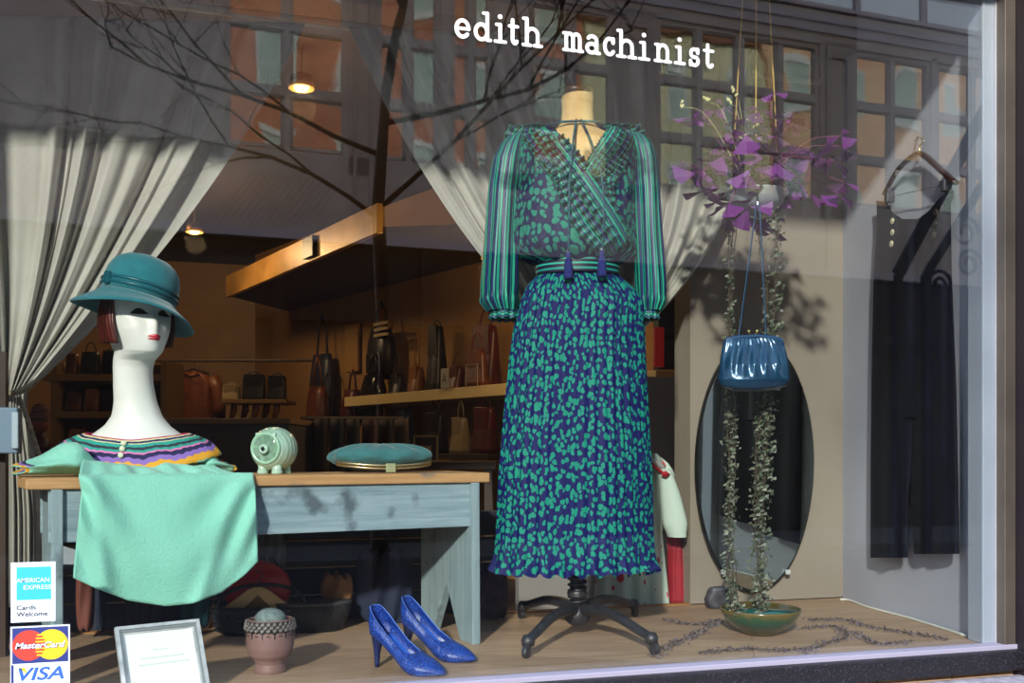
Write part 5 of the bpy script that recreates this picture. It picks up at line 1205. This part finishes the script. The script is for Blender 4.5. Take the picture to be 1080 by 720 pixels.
# letter card
p = SWL(469, 388, .34); lc = thing('letter_card', 'white card bearing a letter A standing on the cream shelf', 'card', Vector((p.x, p.y, zsh)), rzs)
MB().bb((-.045, -.002, 0), (.045, .002, .135)).build('card_board', mat('grey white card', '9a968e', .7), lc, world=False)
textmesh('A', .10, Vector((p.x, p.y, zsh+.03))-Vector((math.cos(rzs), math.sin(rzs), 0))*.03+sn*.0025, Vector((math.cos(rzs), math.sin(rzs), 0)), (0, 0, 1), sn, width=.06, m=mat('dark print', '3a2a30', .7), parent=lc)
# small framed outline standing beside it
p = SWL(498, 396, .34); fo = thing('wire_frame', 'thin pale wire frame standing on the cream shelf right of the letter card', 'frame', Vector((p.x, p.y, zsh)), rzs)
mb = MB(); mb.tube([(-.07, 0, 0), (-.07, 0, .14)], .003, 6); mb.tube([(-.07, 0, .14), (.06, 0, .14)], .003, 6); mb.tube([(.06, 0, .14), (.06, 0, 0)], .003, 6); mb.build('frame_wire', M_gold, fo, world=False)
# lower bags beneath the shelf, on a low dark bench in the shop
lb0 = SWL(395, 470, .1); lb1 = SWL(560, 470, .1); lb0.z = lb1.z = .50
shelf('low dark shelf under the long cream shelf', lb0, lb1, .35, sn, .04, M_darkwood)
for lab, px, w_, h_, m, hd in (('brown woven bag at left of the low dark shelf', 402, .18, .26, M_bagb, .7), ('navy bag on the low dark shelf', 428, .13, .30, M_bagn, .6), ('black bag on the low dark shelf behind the framed picture', 460, .19, .28, M_bagk, .8), ('grey brown slouchy bag on the low dark shelf', 486, .13, .24, M_bagc, .5), ('oxblood bag on the low dark shelf nearest the dress', 512, .20, .30, M_bagr, .5)):
    p = SWL(px, 470, .3); p.z = .50; bag(lab, p, w_, h_, .14, m, rzs, hd, 'bags on the low dark shelf')
p = W(449, 487, 5.2); fp = thing('framed_picture', 'small gold framed picture behind the velvet clutch', 'picture', p, -YAW)
mb = MB(); 
for (x0, x1, z0, z1) in ((-.065, .065, 0, .010), (-.065, .065, .13, .14), (-.065, -.055, 0, .14), (.055, .065, 0, .14)): mb.bb((x0, -.008, z0), (x1, .004, z1))
mb.build('picture_frame', mat('dull gold', '9a7438', .4, .6), fp, world=False); MB().bb((-.055, -.002, .01), (.055, .003, .13)).build('mount', mat('brown mount', '3a1c12', .7), fp, world=False); MB().bb((-.03, -.004, .03), (.03, -.002, .085)).build('print', mat('ochre print', 'C09A50', .7, col2='6a4a20', scale=60), fp, world=False)
tb2 = thing('side_table', 'dark low table under the gold framed picture', 'table', (p.x+.1, p.y+.1, -.35), -YAW)
MB().bb((-.3, -.2, p.z+.35-.035), (.3, .2, p.z+.35)).build('table_top', M_darkwood, tb2, world=False)
for sx_ in (-.26, .26):
    for sy_ in (-.16, .16): MB().bb((sx_-.02, sy_-.02, 0), (sx_+.02, sy_+.02, p.z+.35-.035)).build('leg', M_darkwood, tb2, world=False)
# hanging backpacks and straps on hooks
def backpack(label, px, pytop, pybot, w_, m, off, grp='bags hanging on the tan wall'):
    a_, b_ = SWL(px, pytop, off), SWL(px, pybot, off); h_ = a_.z-b_.z; t = thing('hanging_bag', label, 'handbag', b_, rzs, grp); n = 24; rg = []; bh = h_*.66
    for i in range(9):
        v = i/8; hw = w_/2*(.82+.25*math.sin(v*PI)); dd = .07*(.6+.5*math.sin(v*PI)); rg.append([Vector((hw*math.copysign(abs(math.cos(2*PI*k/n))**.6, math.cos(2*PI*k/n)), dd*math.sin(2*PI*k/n), v*bh)) for k in range(n)])
    MB().ring(rg).build('bag_body', m, t, smooth=True, world=False); MB().bb((-w_*.34, -.085, bh*.12), (w_*.34, -.04, bh*.5)).build('front_pocket', m, t, world=False, bevel=.012)
    for s in (-1, 1): MB().tube([(s*w_*.3, 0, bh*.95), (s*w_*.2, 0, bh+(h_-bh)*.6), (0, 0, h_)], .010, 6).build('bag_strap', m, t, smooth=True, world=False)
    return t
backpack('dark blue bag with long straps hanging left of the wooden panel', 340, 332, 455, .34, leather('blue grey canvas', '23283a'), .1)
backpack('brown bag hanging under the dark blue strap bag', 335, 375, 470, .26, M_bagb, .26)
backpack('black bag with pale stripes hanging right of the wooden panel', 402, 318, 400, .30, M_bagk, .12)
backpack('shiny black bag hanging below the striped black bag', 394, 372, 440, .26, leather('shiny black leather', '14100f', None, .15), .22)
backpack('oxblood bag hanging lowest beside the wooden panel', 372, 390, 452, .20, M_bagr, .22)
p = SWL(402, 350, .20)
for k in range(3):
    q = SWL(402, 341+k*6, .20); 
    tag(MB().box(q, (.2, .02, .022), Matrix.Rotation(rzs, 3, 'Z')).build('striped_ribbon', mat('pale ribbon', 'A08C64', .6)), ('uppermost', 'middle', 'lowest')[k]+' pale ribbon across the striped black bag', 'ribbon', 'pale ribbons')
p = SWL(372, 342, .03); mb = MB(); q = SWL(372, 392, .03); tag(mb.box((p+q)/2, (.22, .03, p.z-q.z), Matrix.Rotation(rzs, 3, 'Z')).build('display_board', mat('pale ply', '9A7440', .6), bevel=.004), 'pale wooden panel on the tan wall between hanging bags', 'panel')
# counter
ct = thing('shop_counter', 'dark grey shop counter with pale top edge behind the pig bank', 'counter', W(232, 500, 5.2), -YAW-math.radians(2))
cz = EYE+(HOR-441)/FOC*5.2+.35; bz_ = -.35-ct.location.z
hw = (305-158)/2*5.2/FOC
MB().bb((-hw, 0, bz_), (hw, .6, bz_+cz-.03)).build('counter_body', mat('dark grey counter front', '4e4a48', .6), ct, world=False, bevel=.004)
MB().bb((-hw-.01, -.01, bz_+cz-.03), (hw+.01, .61, bz_+cz)).build('counter_top', mat('tan counter edge', '8a6a44', .5), ct, world=False, bevel=.003)
# shelving unit on the left
Zs = 6.8
def SP(px, py, off=0): return W(px, py, Zs+off)
bkc = thing('bookcase', 'cream wooden shelving of bags and hats seen left of the mannequin neck', 'bookcase', (SP(110, 475).x, SP(110, 475).y, -.35), -YAW)
def lx(px): return (px-110)*Zs/FOC
zz = lambda py: EYE+(HOR-py)/FOC*Zs+.35
for py in (398, 437, 474): MB().bb((lx(44), 0, zz(py)-.022), (lx(172), .38, zz(py)+.022)).build('shelf_board', mat('tan shelf edge', '8E6E3E', .6), bkc, world=False)
for px in (56, 172): MB().bb((lx(px)-.02, .01, 0), (lx(px)+.02, .37, zz(380))).build('upright', MATS['tan shelf edge'], bkc, world=False)
MB().bb((lx(44), .37, 0), (lx(172), .39, zz(380))).build('back_panel', M_darkwood, bkc, world=False)
g1 = 'bags on the left bookcase'
for lab, px, py, w_, h_, m, hd in (('black doctor bag on top shelf of the bookcase next to the curtain', 96, 398, .14, .15, M_bagk, .5), ('square black bag on top shelf of the bookcase near the mannequin neck', 118, 398, .14, .16, M_bagk, .12), ('brown bag at the left end of the bookcase top shelf', 77, 398, .09, .14, M_bagb, .4), ('brown striped bag on the middle bookcase shelf by the upright', 79, 437, .12, .13, M_bagb, .3), ('tan slouchy bag in the centre of the middle bookcase shelf', 98, 437, .11, .15, M_bagt, .3), ('dark bag on the middle bookcase shelf by the mannequin neck', 118, 437, .12, .14, M_bagk, .4), ('tan bag on the lowest bookcase shelf', 83, 474, .15, .12, M_bagt, .3), ('black bag on the lowest bookcase shelf', 109, 474, .16, .14, M_bagk, .3)):
    p = SP(px, py, .12); p.z += .024; bag(lab, p, w_, h_, .12, m, -YAW, hd, g1)
# rust coloured cushion-like toy at the curtain
p = W(42, 476, 4.4); dl = thing('knitted_doll', 'small dark red knitted doll by the left curtain', 'doll', p, -YAW)
MB().lathe([(0, 0), (.04, .0), (.05, .03), (.035, .07), (.02, .09), (0, .095)], (0, 0, 0), 16).build('doll_body', M_bagr, dl, smooth=True, world=False); MB().lathe([(0, .085), (.03, .09), (.038, .12), (.03, .15), (0, .158)], (0, 0, 0), 16).build('doll_head', mat('terracotta face', '8a3a24', .6), dl, smooth=True, world=False); MB().lathe([(.037, .13), (.042, .135), (.040, .15), (.042, .16), (.034, .18), (.036, .19), (.02, .21), (0, .215)], (0, 0, 0), 16).build('doll_hat', mat('striped plum wool', '4a2430', .9, col2='8a5a4a', scale=40, stretch=(.1, .1, 3)), dl, smooth=True, world=False)
tag(MB().bb((p.x-.12, p.y-.08, -.35), (p.x+.10, p.y+.12, p.z)).build('display_plinth', M_darkwood), 'dark plinth under the knitted doll', 'plinth')
# jacket on a hanger, on the back of the shop
jz = 8.2; jp = W(205, 440, jz); jk = thing('leather_jacket', 'brown leather jacket on a hanger beyond the shop counter', 'jacket', jp, -YAW); kj = jz/FOC
def jb(u, v):
    a = 2*PI*u; py = lerp(392, 441, v); hw_ = interp([(392, 6), (396, 15), (402, 20), (415, 20), (441, 21)], py)*kj; return Vector((hw_*math.cos(a), .08*math.sin(a)*(1+.1*math.sin(a*7)), (440-py)*kj))
M_jk = leather('brown jacket leather', '6E3818', '54280f', .45)
MB().grid(jb, 48, 16).build('jacket_body', M_jk, jk, smooth=True, world=False)
for s in (-1, 1):
    MB().tube([(s*18*kj, 0, 42*kj), (s*24*kj, 0, 30*kj), (s*27*kj, -.02, 10*kj), (s*27*kj, -.02, -2*kj)], [.06, .06, .055, .05], 10).build('sleeve', M_jk, jk, smooth=True, world=False)
MB().tube([(-.05, -.05, 46*kj), (0, -.08, 43*kj), (.05, -.05, 46*kj)], [.03, .025, .03], 8, .6).build('collar', M_jk, jk, smooth=True, world=False)
mb = MB(); mb.tube([(-.12, 0, 46*kj), (0, 0, 52*kj), (.12, 0, 46*kj)], .012, 8); mb.tube([(0, 0, 52*kj), (0, 0, 58*kj), (.02, 0, 60*kj)], .003, 6); hh = mb.build('coat_hanger', M_darkwood, smooth=True)
hh.location = jp+Vector((0, 0, 46*kj-.012)); hh.rotation_euler = (0, 0, -YAW); tag(hh, 'dark coat hanger holding the brown leather jacket', 'hanger')
rl = W(205, 379, jz); tag(MB().tube([W(165, 380, jz), W(330, 380, jz)], .012, 8).build('clothes_rail', M_darkwood), 'dark clothes rail above the brown leather jacket', 'rail')
# right little shelf with black bags beyond the counter
Zr = 7.6; sa0, sb0 = W(233, 421, Zr), W(302, 421, Zr)
shelf('narrow tan shelf of black bags right of the leather jacket', sa0, sb0, .35, Vector((sa, ca, 0)), .03, MATS['tan shelf edge'])
for lab, px, w_, h_, m in (('cream box bag at the left of the narrow tan shelf', 244, .14, .12, M_bagc), ('wide black bag in the middle of the narrow tan shelf', 268, .18, .20, M_bagk), ('black bag at the right of the narrow tan shelf', 292, .15, .19, M_bagk)):
    p = W(px, 421, Zr+.15); bag(lab, Vector((p.x, p.y, sa0.z)), w_, h_, .12, m, -YAW, .15, 'bags on the narrow tan shelf', .95)
for k, px in enumerate((247, 259, 270, 281, 292)):
    a_ = W(px, 424, Zr+.1); b_ = W(px-3, 441, Zr+.1); tag(MB().tube([a_, (a_+b_)/2+Vector((.01, 0, 0)), b_], [.02, .028, .018], 8).build('hanging_belt', M_bagt if k % 2 == 0 else M_bagr, smooth=True), ('rolled belt hanging first', 'rolled belt hanging second', 'rolled belt hanging third', 'rolled belt hanging fourth', 'rolled belt hanging last')[k]+' from the left below narrow tan shelf', 'belt', 'belts below the narrow tan shelf')
# clothes rack deep behind the bench
for k in range(6):
    px = 338+k*17; p0_ = W(px, 430, 5.6); c_ = ('2a1c16', '1c2230', '33302c', '3e1812', '20181a', '4a3a2c', '181c28')[k]; z0 = -.2
    def gf(u, v, px=px, k=k):
        a = 2*PI*u; p = W(px, lerp(442, 505, v), 5.7+.06*k); return p+Vector((.034*(1+.3*v)*math.cos(a), .16*math.sin(a), 0))
    tag(MB().grid(gf, 20, 8).build('hanging_coat', mat('dark coat cloth %s' % c_, c_, .8), smooth=True, solid=.001), ('first', 'second', 'third', 'fourth', 'fifth', 'last')[k]+' dark garment from the left hanging behind the pig bank and clutch', 'coat', 'dark garments on the low rail')
tag(MB().tube([W(318, 441, 5.7), W(425, 441, 6.15)], .012, 8).build('clothes_rail', M_darkwood), 'low dark clothes rail behind the velvet clutch', 'rail')
# red sign high right behind the dress
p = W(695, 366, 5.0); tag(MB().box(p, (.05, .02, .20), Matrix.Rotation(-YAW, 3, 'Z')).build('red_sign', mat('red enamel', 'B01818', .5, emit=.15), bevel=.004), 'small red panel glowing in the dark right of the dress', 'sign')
dkp = SWL(705, 345, .05); 
tag(MB().bb((SWL(672, 345, .06).x, SWL(700, 345, .1).y-.05, zsh+.02), (SWL(728, 345, .06).x, SWL(700, 345, .1).y+.02, zsh+.52)).build('dark_backdrop_sheet', M_black), 'black sheet standing in for the dark shop background right of the dress', 'board')  # black sheet gives the darkness of the shop background by its colour
# white strip under the shelf at the far right
p = W(718, 547, 4.2); tag(MB().box(p, (.10, .05, .055), Matrix.Rotation(-YAW, 3, 'Z')).build('white_box', mat('white card box', 'CFCFC0', .7), bevel=.003), 'white box seen between the robe and the oval mirror', 'box')
gw = W(700, 520, 4.6); mb = MB(); mb.bb((gw.x-.7, gw.y, -.35), (gw.x+.4, gw.y+.05, .86)); tag(mb.build('grey_wall_panel', mat('grey lit wall tone', '8a8480', .85)), 'grey upright panel standing in for the lit shop wall behind the pale robe', 'screen')  # panel added in place of the lit grey side wall deeper in

# ------------------------------------------------------------------ on the glass
GO = GY-.0046
def GP(px, py): return PY(px, py, GO)
M_let = mat('white vinyl lettering', 'F4F4FA', .5, emit=.18)
M_let = mat('white window vinyl', 'FFFFFF', .5)
wl = thing('window_lettering', 'white typewriter lettering of the shop name across the top of the glass', 'lettering', (GP(615, 55).x, GO, GP(615, 70).z))
XH = .0445; ST = .0088
def arc(cx, cy, rx, ry, a0, a1, n=14): return [(cx+rx*math.cos(math.radians(lerp(a0, a1, k/n))), cy+ry*math.sin(math.radians(lerp(a0, a1, k/n)))) for k in range(n+1)]
s_ = .10
def ser(x, y, w=.2): return [(x-w, y), (x+w, y)]
GL = {   # strokes on a cell 1 wide, x-height 1
 'e': [arc(.5, .5, .40, .42, 0, 320)+[], [(.1, .5), (.9, .5)]],
 'd': [arc(.44, .45, .34, .39, 0, 360), [(.78, .06), (.78, 1.42)], [(.56, 1.42), (.78, 1.42)], [(.78, .06), (.97, .06)]],
 'i': [[(.5, .06), (.5, .93)], [(.22, .93), (.5, .93)], [(.12, .06), (.9, .06)], [(.48, 1.34), (.5, 1.34)]],
 't': [[(.42, 1.25), (.42, .28)]+arc(.62, .28, .2, .22, 180, 330), [(.14, .93), (.86, .93)]],
 'h': [[(.22, .06), (.22, 1.42)], [(.05, 1.42), (.22, 1.42)], [(.03, .06), (.42, .06)], [(.22, .6)]+arc(.5, .6, .28, .33, 170, 0)+[(.78, .06)], [(.6, .06), (.98, .06)]],
 'm': [[(.15, .06), (.15, .93)], [(.02, .93), (.15, .93)], [(.02, .06), (.28, .06)], [(.15, .65)]+arc(.325, .68, .175, .25, 170, 0)+[(.5, .06)], [(.40, .06), (.62, .06)], [(.5, .65)]+arc(.675, .68, .175, .25, 170, 0)+[(.85, .06)], [(.75, .06), (.99, .06)]],
 'a': [arc(.45, .70, .30, .23, 150, 0)+[(.75, .06)], [(.75, .06), (.95, .06)], arc(.42, .30, .32, .24, 0, 360)],
 'c': [arc(.5, .5, .40, .42, 45, 322), [(.80, .93), (.80, .70)]],
 'n': [[(.22, .06), (.22, .93)], [(.05, .93), (.22, .93)], [(.03, .06), (.42, .06)], [(.22, .6)]+arc(.5, .6, .28, .33, 170, 0)+[(.78, .06)], [(.6, .06), (.98, .06)]],
 's': [arc(.5, .70, .32, .22, 30, 270, 12)+arc(.5, .28, .34, .23, 90, -150, 12)[1:], [(.80, .93), (.80, .72)], [(.16, .06), (.16, .28)]],
}
import itertools
TH = (k*4e-6 for k in itertools.cycle(range(90)))
for ch, a_, b_ in (('e', 478, 497.5), ('d', 498, 519.5), ('i', 519, 536), ('t', 534, 549), ('h', 549.5, 573), ('m', 592.5, 616), ('a', 616, 634.5), ('c', 635, 650.5), ('h', 649, 672.5), ('i', 671.5, 687), ('n', 689, 709), ('i', 709, 724.5), ('s', 725, 739.5), ('t', 739.5, 755)):
    x0, x1 = GP(a_, 50).x, GP(b_, 50).x; w_ = x1-x0; zb_ = 1.4535; mb = MB(); ins = ST*.4
    def tx(p): return Vector((x0+ins+p[0]*(w_-2*ins), GO, zb_+p[1]*XH))
    r = ST/2
    for k_, stroke in enumerate(GL[ch]):
        rr = r*1.25 if ch == 'i' and k_ == 3 else (r if not (len(stroke) == 2 and abs(stroke[0][1]-stroke[1][1]) < .01) else r*.85)
        pts = [tx(p) for p in stroke]
        for p in pts: mb.prism([(rr*math.cos(2*PI*j/10), rr*math.sin(2*PI*j/10)) for j in range(10)], p, (1, 0, 0), (0, 0, 1), (0, -1, 0), .0005+next(TH))
        for p, q in zip(pts, pts[1:]):
            d = (q-p); L_ = d.length
            if L_ < 1e-6: continue
            d.normalize(); n_ = Vector((-d.z, 0, d.x)); mb.prism([(0, -rr), (L_, -rr), (L_, rr), (0, rr)], p, d, n_, (0, -1, 0), .0005+next(TH))
    mb.build('letter', M_let, wl, fixn=False)
# card stickers
def rect(mb, ax0, ay0, ax1, ay1, t0, t1):
    a = GP(ax0, ay1); b = GP(ax1, ay0); mb.bb((a.x, GO-t1, a.z), (b.x, GO-t0, b.z)); return mb
V_w = mat('white sticker', 'DCE6F4', .5); V_cy = mat('cyan sticker', '2FB4EC', .5); V_bl = mat('navy print', '22327a', .5); V_k = mat('black print', '14141a', .5); V_r = mat('red print', 'DC3A2C', .5); V_y = mat('golden yellow print', 'E6C022', .5); V_vb = mat('blue print', '2A62B8', .5)
X = lambda px: GP(px, 650).x
def zat(px, py): return GP(px, py).z
ax = thing('card_sticker', 'white sticker with a cyan square and two black words at lower left of glass', 'sticker', (X(35), GO, zat(35, 656)))
mb = MB(); z0, z1 = zat(35, 655.5), zat(35, 592.5); mb.bb((X(11.5), GO-.0006, z0), (X(58.5), GO, z1)); mb.build('sticker_base', V_w, ax)
H1 = z1-z0; wA = X(58.5)-X(11.5)
mb = MB(); mb.bb((X(17.5), GO-.0009, z0+H1*.37), (X(54), GO-.0006, z0+H1*.92)); mb.build('blue_square', V_cy, ax)
T = lambda s, size, px0, px1, z, m, par, bold=0, shear=0, t=.001: textmesh(s, size, Vector((X(px0), GO-t, z)), (1, 0, 0), (0, 0, 1), (0, -1, 0), width=X(px1)-X(px0), m=m, parent=par, bold=bold, shear=shear)
T('AMERICAN', .0125, 17.5, 52, z0+H1*.665, V_w, ax, .0001); T('EXPRESS', .0125, 25, 54.5, z0+H1*.545, V_w, ax, .0001)
T('Cards', .0125, 17.5, 38, z0+H1*.21, V_k, ax, .00015); T('Welcome', .0125, 17.5, 50.5, z0+H1*.10, V_k, ax, .00015)
mc_ = thing('card_sticker', 'payment sticker with overlapping red and yellow discs at bottom left corner of glass', 'sticker', (X(42), GO, zat(42, 741)))
z1 = zat(42, 659.5); z0 = zat(42, 741); zm = zat(42, 698.5)
mb = MB(); mb.bb((X(11), GO-.0006, z0), (X(73.8), GO, z1)); mb.build('sticker_base', V_w, mc_)
mb = MB(); mb.bb((X(13), GO-.0009, zm), (X(72), GO-.0006, z1-.003)); mb.build('navy_panel', V_bl, mc_)
R_ = (z1-zm)*.41; zc = (z1-.003+zm)/2; x1_ = X(30.5); x2_ = X(54.5)
disc = lambda mb, cx, cz, r, t0, t1: mb.prism([(r*math.cos(2*PI*j/48), r*math.sin(2*PI*j/48)) for j in range(48)], (cx, GO-t0, cz), (1, 0, 0), (0, 0, 1), (0, -1, 0), t1-t0)
disc(MB(), x2_, zc, R_, .0009, .0010).build('yellow_disc', V_y, mc_); disc(MB(), x1_, zc, R_, .00095, .00115).build('red_disc', V_r, mc_)
mb = MB()
for k in range(7):
    zz_ = zc+(k-3)*R_*.22; hw_ = (x1_+R_-(x2_-R_))/2*math.sqrt(max(0, 1-((k-3)*.25)**2)); cx_ = (x1_+x2_)/2; mb.bb((cx_-hw_, GO-.00135, zz_-R_*.05), (cx_+hw_*.9, GO-.00115, zz_+R_*.05))
mb.build('interlocking_bars', V_y, mc_)
T('MasterCard', .0165, 16.5, 69.5, zc-.006, V_bl, mc_, .0008, .25, .0015); T('MasterCard', .0165, 16, 69, zc-.0055, mat('bright white print', 'F6F6FA', .5), mc_, .0003, .25, .0019)
mb = MB(); mb.bb((X(11.8), GO-.0009, z0), (X(14.5), GO-.0006, zm-.002)); mb.build('blue_edge', V_bl, mc_)
T('VISA', .036, 19.5, 67.5, zm-.034, V_vb, mc_, .0006, .25, .0012)
mb = MB(); vx = X(20); mb.add([(vx, GO-.0016, zm-.0085), (vx+.011, GO-.0016, zm-.0085), (vx+.0155, GO-.0016, zm-.022)], [(0, 1, 2)]); mb.build('gold_flick', V_y, mc_)
